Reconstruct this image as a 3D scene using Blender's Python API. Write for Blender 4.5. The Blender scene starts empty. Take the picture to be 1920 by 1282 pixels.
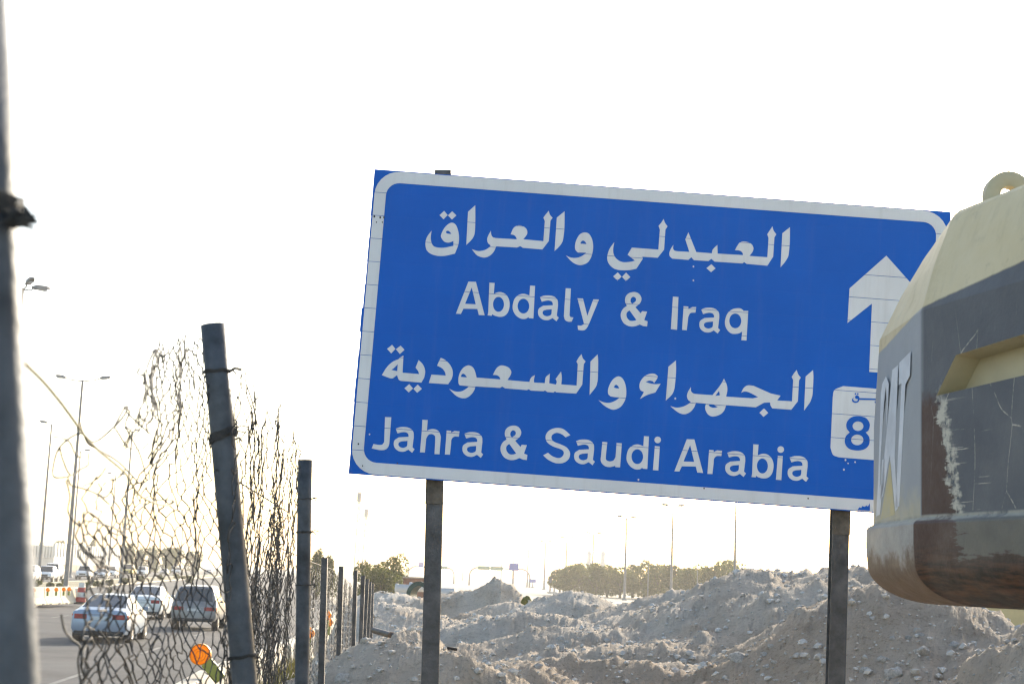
import bpy, bmesh, math, random
import numpy as np
from mathutils import Vector, Matrix, noise as mnoise

random.seed(7)
rng = np.random.default_rng(11)
scn = bpy.context.scene
COL = scn.collection

# ------------------------------------------------------------------ camera
HC = 2.5                      # eye height above the road surface
F = 2900.0                    # focal length in photo pixels (photo 1920 wide)
TILT, ROLL = math.radians(8.65), math.radians(2.3)
ROT = Matrix.Rotation(math.pi/2 + TILT, 3, 'X') @ Matrix.Rotation(ROLL, 3, 'Z')
EYE = Vector((0, 0, HC))
cam_d = bpy.data.cameras.new('camera')
cam_d.sensor_width = 36.0
cam_d.lens = F/1920*36
cam_d.clip_start = 0.05
cam_d.clip_end = 5000
cam_d.dof.use_dof = True
cam_d.dof.focus_distance = 9.6
cam_d.dof.aperture_fstop = 9.5
cam = bpy.data.objects.new('camera', cam_d)
cam.matrix_world = Matrix.Translation(EYE) @ ROT.to_4x4()
COL.objects.link(cam)
scn.camera = cam

# ------------------------------------------------------------------ sky, sun, exposure
SUN_EL, SUN_AZ = math.radians(18), math.radians(23)     # azimuth to the right of the view (+Y)
sdir = Vector((math.sin(SUN_AZ)*math.cos(SUN_EL), math.cos(SUN_AZ)*math.cos(SUN_EL), math.sin(SUN_EL)))
world = bpy.data.worlds.new('World')
scn.world = world
world.use_nodes = True
wn = world.node_tree
bg = wn.nodes['Background']
sky = wn.nodes.new('ShaderNodeTexSky')
sky.sky_type = 'NISHITA'
sky.sun_disc = False
sky.sun_elevation = SUN_EL
sky.sun_rotation = SUN_AZ
sky.altitude = 0
sky.air_density = 1.0
sky.dust_density = 2.0
sky.ozone_density = 0.6
wn.links.new(sky.outputs[0], bg.inputs[0])
bg.inputs[1].default_value = 0.15
sun_d = bpy.data.lights.new('sun', 'SUN')
sun_d.energy = 3.3
sun_d.angle = math.radians(0.6)
sun_d.color = (1.0, 0.90, 0.74)
sun = bpy.data.objects.new('sun', sun_d)
sun.rotation_euler = (-sdir).to_track_quat('-Z', 'Y').to_euler()
COL.objects.link(sun)
scn.view_settings.view_transform = 'Standard'
scn.view_settings.look = 'None'
scn.view_settings.gamma = 1.0
scn.view_settings.exposure = 1.38
scn.view_settings.use_curve_mapping = False
scn.render.engine = 'CYCLES'
scn.cycles.use_denoising = True
scn.cycles.max_bounces = 6
scn.cycles.filter_width = 1.25
scn.cycles.volume_bounces = 1
scn.cycles.sample_clamp_indirect = 8
scn.cycles.transparent_max_bounces = 12

# ------------------------------------------------------------------ helpers
def ray(px, py):
    return ROT @ Vector(((px-960)/F, -(py-641)/F, -1.0))

def P(px, py, d):
    """world point seen at photo pixel (px,py) at ground distance d ahead"""
    r = ray(px, py)
    return EYE + r*(d/r.y)

def lerp(a, b, t): return a+(b-a)*t

def interp(tab, x):
    return float(np.interp(x, [p[0] for p in tab], [p[1] for p in tab]))

def link(o, parent=None):
    COL.objects.link(o)
    if parent is not None:
        o.parent = parent
    return o

def tag(o, label=None, cat=None, group=None, kind=None):
    if label: o['label'] = label
    if cat: o['category'] = cat
    if group: o['group'] = group
    if kind: o['kind'] = kind
    return o

def empty(name, loc=(0, 0, 0), rz=0.0, label=None, cat=None, group=None):
    o = bpy.data.objects.new(name, None)
    o.empty_display_size = 0.2
    o.location = loc
    o.rotation_euler = (0, 0, rz)
    COL.objects.link(o)
    return tag(o, label, cat, group)

class MB:
    """collects vertices and faces; build() links them as one mesh object"""
    def __init__(s): s.v = []; s.f = []
    def add(s, vs, fs):
        n = len(s.v); s.v += [tuple(v) for v in vs]; s.f += [tuple(i+n for i in f) for f in fs]
    def box(s, a, b):
        (x0, y0, z0), (x1, y1, z1) = a, b
        s.add([(x0,y0,z0),(x1,y0,z0),(x1,y1,z0),(x0,y1,z0),(x0,y0,z1),(x1,y0,z1),(x1,y1,z1),(x0,y1,z1)],
              [(0,3,2,1),(4,5,6,7),(0,1,5,4),(1,2,6,5),(2,3,7,6),(3,0,4,7)])
    def prism(s, poly, axis, a, b):
        """poly: list of 2d points, extruded along axis ('x','y','z') from a to b"""
        n = len(poly)
        def p3(p, t):
            return {'x': (t, p[0], p[1]), 'y': (p[0], t, p[1]), 'z': (p[0], p[1], t)}[axis]
        s.add([p3(p, a) for p in poly]+[p3(p, b) for p in poly],
              [tuple(range(n))[::-1], tuple(range(n, 2*n))]+[(i, (i+1) % n, n+(i+1) % n, n+i) for i in range(n)])
    def tube(s, pts, r, sides=6, cap=True):
        pts = [Vector(p) for p in pts]
        n = len(pts)
        rs = r if isinstance(r, (list, tuple)) else [r]*n
        base = len(s.v)
        ref = None
        for i, p in enumerate(pts):
            t = (pts[min(i+1, n-1)]-pts[max(i-1, 0)])
            if t.length < 1e-9: t = Vector((0, 0, 1))
            t.normalize()
            if ref is None:
                ref = t.orthogonal().normalized()
            ref = ref - t*ref.dot(t)
            if ref.length < 1e-6: ref = t.orthogonal()
            ref.normalize()
            b = t.cross(ref)
            for k in range(sides):
                a = 2*math.pi*k/sides
                s.v.append(tuple(p+(ref*math.cos(a)+b*math.sin(a))*rs[i]))
        for i in range(n-1):
            for k in range(sides):
                k2 = (k+1) % sides
                s.f.append((base+i*sides+k, base+i*sides+k2, base+(i+1)*sides+k2, base+(i+1)*sides+k))
        if cap:
            s.f.append(tuple(base+k for k in range(sides))[::-1])
            s.f.append(tuple(base+(n-1)*sides+k for k in range(sides)))
    def lathe(s, prof, seg=20, c=(0, 0, 0), axis='z', a0=0, a1=2*math.pi):
        base = len(s.v)
        full = abs(a1-a0-2*math.pi) < 1e-6
        m = seg if full else seg+1
        for (r, h) in prof:
            for k in range(m):
                a = a0+(a1-a0)*k/seg
                u, w = r*math.cos(a), r*math.sin(a)
                p = {'z': (u, w, h), 'x': (h, u, w), 'y': (u, h, w)}[axis]
                s.v.append((p[0]+c[0], p[1]+c[1], p[2]+c[2]))
        for i in range(len(prof)-1):
            for k in range(seg):
                k2 = (k+1) % m if full else k+1
                s.f.append((base+i*m+k, base+i*m+k2, base+(i+1)*m+k2, base+(i+1)*m+k))
    def mesh(s, name, mat=None, smooth=False):
        me = bpy.data.meshes.new(name)
        me.from_pydata(s.v, [], s.f)
        bm = bmesh.new(); bm.from_mesh(me)
        bmesh.ops.recalc_face_normals(bm, faces=bm.faces)
        bm.to_mesh(me); bm.free()
        if mat: me.materials.append(mat)
        if smooth: me.polygons.foreach_set('use_smooth', [True]*len(me.polygons))
        return me
    def build(s, name, mat=None, parent=None, smooth=False, bevel=0.0, seg=2, sharp=None):
        me = s.mesh(name, mat, smooth or sharp is not None)
        if sharp is not None: me.set_sharp_from_angle(angle=math.radians(sharp))
        o = link(bpy.data.objects.new(name, me), parent)
        if bevel:
            b = o.modifiers.new('bevel', 'BEVEL'); b.width = bevel; b.segments = seg; b.limit_method = 'ANGLE'
            b.angle_limit = math.radians(35)
        return o

def copy_tree(o, parent=None):
    c = o.copy(); COL.objects.link(c); c.parent = parent
    for ch in list(o.children): copy_tree(ch, c)
    return c

# ---- numpy value noise
def _h(ix, iy, seed):
    n = (ix.astype(np.int64)*374761393 + iy.astype(np.int64)*668265263 + seed*974634777) & 0x7fffffff
    n = ((n ^ (n >> 13))*1274126177) & 0x7fffffff
    return ((n ^ (n >> 16)) & 0xffff)/65535.0
def vnoise(x, y, seed=0):
    ix, iy = np.floor(x), np.floor(y)
    fx, fy = x-ix, y-iy
    fx, fy = fx*fx*fx*(fx*(fx*6-15)+10), fy*fy*fy*(fy*(fy*6-15)+10)
    a, b, c, d = _h(ix, iy, seed), _h(ix+1, iy, seed), _h(ix, iy+1, seed), _h(ix+1, iy+1, seed)
    return (a*(1-fx)+b*fx)*(1-fy)+(c*(1-fx)+d*fx)*fy
def fbm(x, y, octv=5, seed=0, gain=.5):
    s, a, t = 0, 1.0, 0
    for k in range(octv):
        s = s+a*(vnoise(x+17.3*k, y-9.1*k, seed+k)*2-1); t += a; a *= gain; x, y = x*2.03, y*2.03
    return s/t

# ------------------------------------------------------------------ materials
MATS = {}
def mat(name, col, rough=.75, metal=0.0, var=.18, scale=6.0, bump=0.0, bscale=40.0, col2=None, spec=.4, emit=None):
    if name in MATS: return MATS[name]
    m = bpy.data.materials.new(name); m.use_nodes = True
    nt = m.node_tree; b = nt.nodes['Principled BSDF']
    b.inputs['Roughness'].default_value = rough
    b.inputs['Metallic'].default_value = metal
    b.inputs['Specular IOR Level'].default_value = spec
    tc = nt.nodes.new('ShaderNodeTexCoord')
    no = nt.nodes.new('ShaderNodeTexNoise'); no.inputs['Scale'].default_value = scale; no.inputs['Detail'].default_value = 6
    no.inputs['Roughness'].default_value = .62
    nt.links.new(tc.outputs['Object'], no.inputs['Vector'])
    rp = nt.nodes.new('ShaderNodeValToRGB')
    c2 = col2 or tuple(max(0, c*(1-2*var)) for c in col)
    rp.color_ramp.elements[0].position = .32; rp.color_ramp.elements[1].position = .68
    rp.color_ramp.elements[0].color = (*c2, 1)
    rp.color_ramp.elements[1].color = (*(tuple(min(1, c*(1+var*.5)) for c in col) if col2 is None else col), 1)
    nt.links.new(no.outputs['Fac'], rp.inputs['Fac'])
    nt.links.new(rp.outputs['Color'], b.inputs['Base Color'])
    if bump:
        n2 = nt.nodes.new('ShaderNodeTexNoise'); n2.inputs['Scale'].default_value = bscale; n2.inputs['Detail'].default_value = 5
        nt.links.new(tc.outputs['Object'], n2.inputs['Vector'])
        bp = nt.nodes.new('ShaderNodeBump'); bp.inputs['Strength'].default_value = bump; bp.inputs['Distance'].default_value = .02
        nt.links.new(n2.outputs['Fac'], bp.inputs['Height']); nt.links.new(bp.outputs['Normal'], b.inputs['Normal'])
    if emit:
        b.inputs['Emission Color'].default_value = (*emit[0], 1); b.inputs['Emission Strength'].default_value = emit[1]
    MATS[name] = m
    return m

def glass_mat(name, col, rough=.06):
    m = mat(name, col, rough, 0, .05, 3, spec=.6)
    return m

def leaf_mat(name, col, col2, trans=.35):
    m = mat(name, col, .65, 0, .2, 1.2, col2=col2, spec=.2)
    nt = m.node_tree; b = nt.nodes['Principled BSDF']; out = nt.nodes['Material Output']
    tl = nt.nodes.new('ShaderNodeBsdfTranslucent'); mx = nt.nodes.new('ShaderNodeMixShader'); mx.inputs[0].default_value = trans
    src = b.inputs['Base Color'].links[0].from_socket
    nt.links.new(src, tl.inputs['Color'])
    nt.links.new(b.outputs[0], mx.inputs[1]); nt.links.new(tl.outputs[0], mx.inputs[2]); nt.links.new(mx.outputs[0], out.inputs['Surface'])
    return m

M_ASPHALT = mat('asphalt', (.075,.074,.075), .85, 0, .25, .35, .6, 60)
M_PAINTLINE = mat('road_paint', (.15,.148,.14), .7, 0, .2, 3)
M_CONC = mat('concrete', (.58,.53,.43), .85, 0, .16, 2.2, .35, 30)
M_CONC2 = mat('concrete_grey', (.42,.41,.39), .85, 0, .15, 1.5, .3, 20)
M_GALV = mat('galvanised_post', (.095,.105,.118), .6, .25, .3, 9, .12, 60)
M_WIRE = mat('old_wire', (.075,.072,.068), .7, .2, .35, 14)
M_STEEL = mat('dark_post_steel', (.10,.098,.098), .6, .15, .3, 7, .25, 50)
M_RUST = mat('rusty_steel', (.16,.085,.04), .8, .1, .35, 12, .4, 60, col2=(.07,.045,.03))
M_BLACK = mat('black_rubber', (.018,.018,.019), .8, 0, .2, 8)
M_POLE = mat('lamp_pole_steel', (.22,.215,.21), .6, .3, .15, 2)
M_SAND = mat('sand_ground', (.40,.345,.265), .95, 0, .15, .06, .3, 4)
M_TRUNK = mat('tree_bark', (.10,.075,.05), .9, 0, .3, 6, .4, 20)

def _soil():
    m = bpy.data.materials.new('excavated_soil'); m.use_nodes = True
    nt = m.node_tree; L = nt.links.new; b = nt.nodes['Principled BSDF']
    b.inputs['Roughness'].default_value = .97; b.inputs['Specular IOR Level'].default_value = .15
    tc = nt.nodes.new('ShaderNodeTexCoord')
    def noise(scale, det=6, r=.6, dist=0.0, vec=None):
        n = nt.nodes.new('ShaderNodeTexNoise'); n.inputs['Scale'].default_value = scale; n.inputs['Detail'].default_value = det
        n.inputs['Roughness'].default_value = r; n.inputs['Distortion'].default_value = dist
        L(vec or tc.outputs['Object'], n.inputs['Vector']); return n.outputs['Fac']
    def ramp(s, stops):
        r = nt.nodes.new('ShaderNodeValToRGB')
        while len(r.color_ramp.elements) < len(stops): r.color_ramp.elements.new(.5)
        for e, (p, c) in zip(r.color_ramp.elements, stops): e.position = p; e.color = (*c, 1)
        L(s, r.inputs['Fac']); return r.outputs['Color']
    def mix(f, a, b_, mode='MIX'):
        x = nt.nodes.new('ShaderNodeMix'); x.data_type = 'RGBA'; x.blend_type = mode
        if isinstance(f, float): x.inputs[0].default_value = f
        else: L(f, x.inputs[0])
        L(a, x.inputs[6]); L(b_, x.inputs[7]); return x.outputs[2]
    big = ramp(noise(.16, 4, .6, .6), [(.34, (.53,.43,.33)), (.5, (.65,.57,.475)), (.66, (.70,.655,.585))])
    med = ramp(noise(1.6, 8, .68, .3), [(.3, (.74,.70,.66)), (.5, (.93,.92,.90)), (.72, (1.0,1.0,1.0))])
    fine = ramp(noise(22, 6, .7), [(.3, (.62,.60,.58)), (.48, (.97,.97,.97)), (.8, (1.0,1.0,1.0))])
    c = mix(1.0, mix(1.0, big, med, 'MULTIPLY'), fine, 'MULTIPLY')
    L(c, b.inputs['Base Color'])
    bp = nt.nodes.new('ShaderNodeBump'); bp.inputs['Strength'].default_value = 1.0; bp.inputs['Distance'].default_value = .08
    L(noise(16, 9, .72), bp.inputs['Height'])
    b2 = nt.nodes.new('ShaderNodeBump'); b2.inputs['Strength'].default_value = .6; b2.inputs['Distance'].default_value = .015
    L(noise(75, 5, .7), b2.inputs['Height']); L(bp.outputs['Normal'], b2.inputs['Normal'])
    L(b2.outputs['Normal'], b.inputs['Normal'])
    return m
M_SOIL = _soil()
M_ROCK = mat('limestone_clod', (.55,.52,.475), .95, 0, .22, 5, .7, 40)
# ------------------------------------------------------------------ the setting
def XR(r, y):            # lateral road coordinate -> world x
    return r - .39 - .0765*y - .048*max(0, y-100)

def struct(name, mb, m, parent=None, **k):
    o = mb.build(name, m, parent, **k)
    if parent is None: o['kind'] = 'structure'
    return o

g = MB(); g.add([(-2500,-400,-.035),(2500,-400,-.035),(2500,3500,-.035),(-2500,3500,-.035)], [(0,1,2,3)])
struct('ground', g, M_SAND)

ys = [2]+list(range(10, 200, 10))+list(range(200, 1500, 50))
def strip(r0, r1, z, y0=2, y1=1450, edge=0.0):
    mb = MB(); yy = [y0]+[y for y in ys if y0 < y < y1]+[y1]
    for y in yy: mb.v += [(XR(r0, y), y, z), (XR(r1, y), y, z)]
    for i in range(len(yy)-1): mb.f.append((2*i, 2*i+1, 2*i+3, 2*i+2))
    return mb
struct('road', strip(-25.0, -2.3, .004), M_ASPHALT)
struct('road', strip(-52, -31.2, .004), M_ASPHALT)
lane_mb = MB()
for r in (-6.2, -10.0, -13.8, -20.5):
    for k in range(60):
        y = 20+k*12.0
        a = strip(r-.07, r+.07, .008, y, y+3.6); lane_mb.add(a.v, a.f)
for r in (-36.5, -41.5, -46.5):
    for k in range(40):
        y = 60+k*12.0
        a = strip(r-.07, r+.07, .008, y, y+3.6); lane_mb.add(a.v, a.f)
a = strip(-2.75, -2.6, .008, 5, 900); lane_mb.add(a.v, a.f)
struct('road_markings', lane_mb, M_PAINTLINE)
def kerb(r, y0, y1, w=.25):
    mb = MB(); yy = [y0]+[y for y in ys if y0 < y < y1]+[y1]
    for y in yy:
        mb.v += [(XR(r, y), y, -.03), (XR(r, y), y, .14), (XR(r+w, y), y, .14), (XR(r+w, y), y, -.03)]
    for i in range(len(yy)-1):
        for k in range(3): mb.f.append((4*i+k, 4*i+4+k, 4*i+5+k, 4*i+1+k))
    mb.f.append((0,1,2,3))
    return mb
M_KERB = mat('kerb_paint', (.60,.55,.42), .8, 0, .2, .5)
mk = empty('median', (0,0,0)); mk['kind'] = 'structure'
kerb(-25.25, 95, 1200, .3).build('kerb', M_KERB, mk)
kerb(-31.2, 95, 1200, .3).build('kerb', M_KERB, mk)
M_MED = mat('median_soil', (.30,.25,.17), .95, 0, .25, .3, .4, 6, col2=(.16,.15,.075))
a = strip(-30.9, -25.25, .11, 95, 1200); a.build('planting_strip', M_MED, mk)
# traffic island on the left with its kerb
isl = [( -17.2, 74), (-17.3, 80), (-18.6, 88), (-22, 97), (-25.2, 100), (-26, 100), (-26, 74)]
mb = MB(); mb.prism([(XR(r, y), y) for r, y in isl], 'z', -.03, .13); struct('traffic_island', mb, M_KERB)
mb = MB(); mb.prism([(XR(r, y), y) for r, y in [(-17.6, 74.6), (-17.7, 80), (-19, 87.5), (-22.3, 96), (-25.6, 99), (-25.6, 74.6)]], 'z', .1, .145)
struct('island_soil', mb, mat('dry_weeds_soil', (.34,.25,.15), .95, 0, .3, .8, .5, 8, col2=(.20,.13,.06)))
# far verge behind the opposite carriageway
a = strip(-75, -52.3, .05, 120, 1400); struct('verge', a, mat('verge_soil', (.30,.235,.16), .95, 0, .3, .1, .3, 3, col2=(.17,.155,.08)))

# ------------------------------------------------------------------ spoil heaps (one height field, a real surface all round)
def rel(px, py, d): return P(px, py, d)-EYE
MOUNDS = []   # x, y, peak, slope, stretch along x, stretch along y, rot
def mound(px, py, d, sl=.55, ex=1.0, ey=1.0, rot=0.0, r0=.35, top=None):
    p = rel(px, py, d); MOUNDS.append((p.x, p.y, p.z if top is None else top, sl, ex, ey, rot, r0))
mound(772, 1196, 11.6, .62, 1.0, 1.0)
mound(840, 1232, 11.2, .60, 1.2, .8)
mound(1075, 1236, 14.2, .55, 2.2, .9, .1)
mound(1210, 1240, 14.8, .55, 1.8, 1.0, .1)
mound(1000, 1252, 13.6, .6, 1.0, 1.0)
mound(2130, 1075, 11.0, .85, 1.0, 1.3)
mound(1680, 1102, 14.2, .55, 1.0, 1.3)
mound(1745, 1122, 14.6, .62, 1.0, 1.2)
mound(1432, 1068, 20.0, .64, 1.0, 1.7, -.35, .3)
mound(1490, 1072, 20.5, .5, 1.3, 1.0, .2)
mound(1602, 1066, 19.0, .60, 1.0, 1.6)
mound(1540, 1098, 18.4, .5, 1.0, 1.2)
mound(1368, 1104, 20.5, .55, .9, 1.0)
mound(1265, 1112, 23.0, .60, 1.2, 1.3)
mound(1320, 1132, 21.0, .5, 1.1, 1.0)
mound(1180, 1142, 23.0, .5, 1.3, 1.2)
mound(1088, 1110, 27.0, .55, 1.0, 1.2, 0, .4)
mound(1050, 1120, 27.0, .6, .8, 1.0)
mound(1005, 1155, 21.0, .45, 1.6, 1.0)
mound(925, 1084, 36.0, .85, 1.0, 1.0, 0, .12)
mound(890, 1107, 36.0, .6, 1.1, 1.0)
mound(862, 1112, 36.5, .5, 1.3, 1.0)
mound(960, 1130, 34.0, .5, 1.2, 1.0)
mound(930, 1158, 26.0, .45, 1.5, 1.0)
mound(720, 1112, 42.0, .4, 1.6, 1.2)
mound(740, 1135, 32.0, .4, 1.5, 1.0)
mound(860, 1170, 24.0, .42, 1.4, 1.2)
mound(1110, 1180, 18.8, .40, 1.5, 1.0, .2)
mound(1300, 1200, 17.4, .36, 1.8, 1.0, .2)

def site_height(x, y):
    """height relative to the eye; x,y numpy arrays"""
    s = x+.39+.0765*y
    base = np.interp(y, [0, 6, 10, 14, 20, 40, 70, 100], [-1.5, -1.45, -1.35, -1.42, -1.7, -2.2, -2.4, -2.55])
    berm = np.interp(y, [0, 8, 11, 17, 24, 40, 60], [-1.45, -1.0, -.85, -1.10, -1.35, -1.75, -2.3])
    wb = np.exp(-((s-.25)/.75)**2)
    base = base*(1-wb)+berm*wb
    # warp the plan so no heap is a perfect cone
    wx = x+.28*fbm(x*.55, y*.55, 3, 3)+.12*fbm(x*2.1, y*2.1, 3, 31)
    wy = y+.28*fbm(x*.55+40, y*.55, 3, 4)+.12*fbm(x*2.1+9, y*2.1, 3, 32)
    h = base.copy()
    k = 22.0
    acc = np.exp(np.clip(k*base, -60, 20))
    for (mx, my, pz, sl, ex, ey, rot, r0) in MOUNDS:
        dx, dy = wx-mx, wy-my
        c, sn = math.cos(rot), math.sin(rot)
        u, v = (c*dx+sn*dy)/ex, (-sn*dx+c*dy)/ey
        hh = pz+.02-sl*(np.sqrt(u*u+v*v+r0*r0)-r0)
        acc = acc+np.exp(np.clip(k*hh, -60, 20))
    h = np.log(acc)/k
    am = np.clip((h-base)/.5, 0, 1)*.5+.5
    near = np.clip((y-5)/4, .12, 1)
    rid = 1-np.abs(fbm(x*1.1, y*1.1, 4, 9))*2.2
    h = h+near*am*(.05*fbm(x*.8, y*.8, 4, 5)+.008*rid*rid-.004+.028*fbm(x*3.1, y*3.1, 5, 21, .65)+.034*fbm(x*11, y*11, 5, 51, .75))
    # streaky runs and clods down the slopes
    h = h+near*.05*np.clip(fbm(x*5-y*1.5, y*1.6+x, 4, 77)-.05, 0, 1)*2.0
    cl = np.clip(vnoise(x*5.5, y*5.5, 90)-.72, 0, 1)
    h = h+near*cl*.12*vnoise(x*1.3, y*1.3, 91)
    # road side: falls to the verge and under the road
    b2 = np.interp(y, [0, 14.5, 30, 45], [-1.75, -1.85, -2.2, -2.42])
    t = np.clip((-.35-s)/.7, 0, 1); t = t*t*(3-2*t)
    h = h*(1-t)+(b2+.03*fbm(x*2, y*2, 3, 8))*t
    t = np.clip((-1.75-s)/.7, 0, 1); h = h*(1-t)+(-2.62)*t
    t = np.clip((y-70)/35, 0, 1); h = h*(1-t)+(-2.6)*t
    t = np.clip((x/np.maximum(y, 1)-.45)/.1, 0, 1)*np.clip((y-12)/10, 0, 1); h = h*(1-t)+np.minimum(h, -2.0)*t
    return h

def H1(x, y): return HC+float(site_height(np.array([x], float), np.array([y], float))[0])

na, nd = 1120, 520
az = np.concatenate([np.linspace(-.46, -.16, 130, endpoint=False), np.linspace(-.16, .36, 860, endpoint=False), np.linspace(.36, .70, na-990)])
dd = np.concatenate([np.linspace(.4, 7.5, 30, endpoint=False), 7.5*(110/7.5)**(np.linspace(0, 1, nd-30)**1.12)])
D, A = np.meshgrid(dd, az, indexing='ij')
X, Y = A*D, D
Z = HC+site_height(X, Y)
co = np.stack([X, Y, Z], -1).reshape(-1, 3)
ii = (np.arange(nd-1)[:, None]*na+np.arange(na-1)[None, :]).ravel()
quads = np.stack([ii, ii+1, ii+na+1, ii+na], -1)
me = bpy.data.meshes.new('spoil_heap_terrain')
me.vertices.add(len(co)); me.vertices.foreach_set('co', co.ravel())
me.loops.add(quads.size); me.loops.foreach_set('vertex_index', quads.ravel())
me.polygons.add(len(quads)); me.polygons.foreach_set('loop_start', np.arange(len(quads))*4)
me.polygons.foreach_set('use_smooth', np.ones(len(quads), bool))
me.update(calc_edges=True); me.validate()
me.materials.append(M_SOIL)
terrain = link(bpy.data.objects.new('spoil_heap_terrain', me)); terrain['kind'] = 'structure'

# ---- rocks and clods
def rock_mesh(seed, sub=2):
    bm = bmesh.new(); bmesh.ops.create_icosphere(bm, subdivisions=sub, radius=1)
    rs = random.Random(seed); off = Vector((rs.random()*50, rs.random()*50, rs.random()*50))
    sx, sy, sz = rs.uniform(.8, 1.2), rs.uniform(.7, 1.1), rs.uniform(.55, .85)
    for v in bm.verts:
        n = mnoise.noise(v.co*1.3+off)*.42+mnoise.noise(v.co*3.2+off)*.16
        v.co *= 1+n; v.co.x *= sx; v.co.y *= sy; v.co.z *= sz
    me = bpy.data.meshes.new('rock'); bm.to_mesh(me); bm.free()
    me.polygons.foreach_set('use_smooth', [True]*len(me.polygons)); me.set_sharp_from_angle(angle=math.radians(38))
    me.materials.append(M_ROCK); return me
ROCKS = [rock_mesh(k, 3) for k in range(7)]
def ground_hit(px, py):
    """march the view ray to the spoil surface"""
    r = ray(px, py); r = r/r.y
    d = np.geomspace(7.5, 95, 500)
    hs = site_height(r.x*d, d); zr = r.z*d
    k = np.argmax(zr < hs)
    return EYE+r*float(d[k]), float(d[k])
def rock(px, py, wpx, label, group=None):
    p, d = ground_hit(px, py); sz = wpx*d/F/2
    o = link(bpy.data.objects.new('rock', random.choice(ROCKS)))
    o.location = p+Vector((0, sz*.4, sz*.22)); o.scale = (sz, sz, sz); o.rotation_euler = (random.uniform(-.4,.4), random.uniform(-.4,.4), random.uniform(0,6))
    return tag(o, label, 'rock', group)
rock(1386, 1241, 36, 'large pale boulder at the foot of the spoil heap, left of the right sign post')
rock(1441, 1256, 24, 'rounded clod right of the large pale boulder')
rock(1446, 1213, 14, 'brown stone above the rounded clod on the spoil slope')
rock(1678, 1270, 40, 'pale boulder on the ground right of the right sign post')
rock(1730, 1228, 34, 'long buff stone below the dark corner of the machine')
rock(1792, 1213, 24, 'pale stone at the foot of the right-hand spoil heap')
rock(1690, 1252, 26, 'pale clod between the boulder and the long buff stone')
rock(1655, 1240, 24, 'clod just right of the right sign post')
rock(1625, 1262, 26, 'grey clod close beside the right sign post base')
rock(642, 1277, 34, 'grey boulder lying against the foot of the wire fence')
for k in range(46):
    px, py = random.choice([(random.gauss(1720, 60), random.gauss(1230, 28)), (random.gauss(1480, 90), random.gauss(1240, 26)), (random.gauss(1150, 150), random.gauss(1215, 35)), (random.gauss(760, 60), random.gauss(1150, 25))])
    if py > 1279 or py < 1110: continue
    rock(px, py, random.uniform(7, 17), 'small pale clod lying loose on the spoil heaps', 'loose clods on the spoil heaps')
# countless smaller stones: one object
sm = MB(); ic = bmesh.new(); bmesh.ops.create_icosphere(ic, subdivisions=1, radius=1)
icv = [v.co.copy() for v in ic.verts]; icf = [tuple(v.index for v in f.verts) for f in ic.faces]; ic.free()
nS = 11000
sx_ = rng.uniform(-.12, .40, nS); sd_ = 8+rng.random(nS)**1.6*34
hs_ = site_height(sx_*sd_, sd_)
for k in range(nS):
    x, y = sx_[k]*sd_[k], sd_[k]
    if x+.39+.0765*y < -.2: continue
    r0 = .006+.035*random.random()**7+.0005*y
    j = [random.uniform(.65, 1.35) for _ in range(12)]
    sm.add([(x+v.x*r0*j[i], y+v.y*r0*j[i], HC+hs_[k]+r0*.2+v.z*r0*.7*j[i]) for i, v in enumerate(icv)], icf)
tag(sm.build('gravel', M_ROCK), 'countless small stones strewn over the spoil heaps', 'gravel', kind='stuff')
# ------------------------------------------------------------------ flat lettering helpers
def pts_of(s, x0=0.0, y0=0.0, k=1.0):
    out = []
    for t in s.split():
        sh = t.endswith('!')
        a, b = t.rstrip('!').split(',')
        out.append((x0+float(a)*k, y0+float(b)*k, sh))
    return out
def smooth_closed(pts, n=5):
    """Catmull-Rom through soft points, straight to and from sharp ones"""
    m = len(pts); out = []
    for i in range(m):
        p1, p2 = pts[i], pts[(i+1) % m]
        out.append((p1[0], p1[1]))
        if p1[2] and p2[2]: continue
        p0 = pts[i-1] if not p1[2] else (2*p1[0]-p2[0], 2*p1[1]-p2[1])
        p3 = pts[(i+2) % m] if not p2[2] else (2*p2[0]-p1[0], 2*p2[1]-p1[1])
        for j in range(1, n):
            t = j/n; q = []
            for c in (0, 1):
                a = [p[c] for p in (p0, p1, p2, p3)]
                q.append(.5*(2*a[1]+(a[2]-a[0])*t+(2*a[0]-5*a[1]+4*a[2]-a[3])*t*t+(3*a[1]-a[0]-3*a[2]+a[3])*t**3))
            out.append(tuple(q))
    return out
def ellipse(cx, cy, rx, ry, n=22):
    return [(cx+rx*math.cos(2*math.pi*i/n), cy+ry*math.sin(2*math.pi*i/n)) for i in range(n)]
def filled(loops, name, thick=.0008, z=0.0):
    """2d loops (outer + holes) -> a thin mesh"""
    cu = bpy.data.curves.new(name, 'CURVE'); cu.dimensions = '2D'; cu.fill_mode = 'BOTH'; cu.extrude = thick
    for lp in loops:
        sp = cu.splines.new('POLY'); sp.points.add(len(lp)-1); sp.use_cyclic_u = True
        for i, (a, b) in enumerate(lp): sp.points[i].co = (a, b, 0, 1)
    ob = bpy.data.objects.new(name, cu)
    me = bpy.data.meshes.new_from_object(ob)
    bpy.data.objects.remove(ob); bpy.data.curves.remove(cu)
    me.transform(Matrix.Translation((0, 0, z))); me.name = name
    me.materials.clear()
    return me

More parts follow.
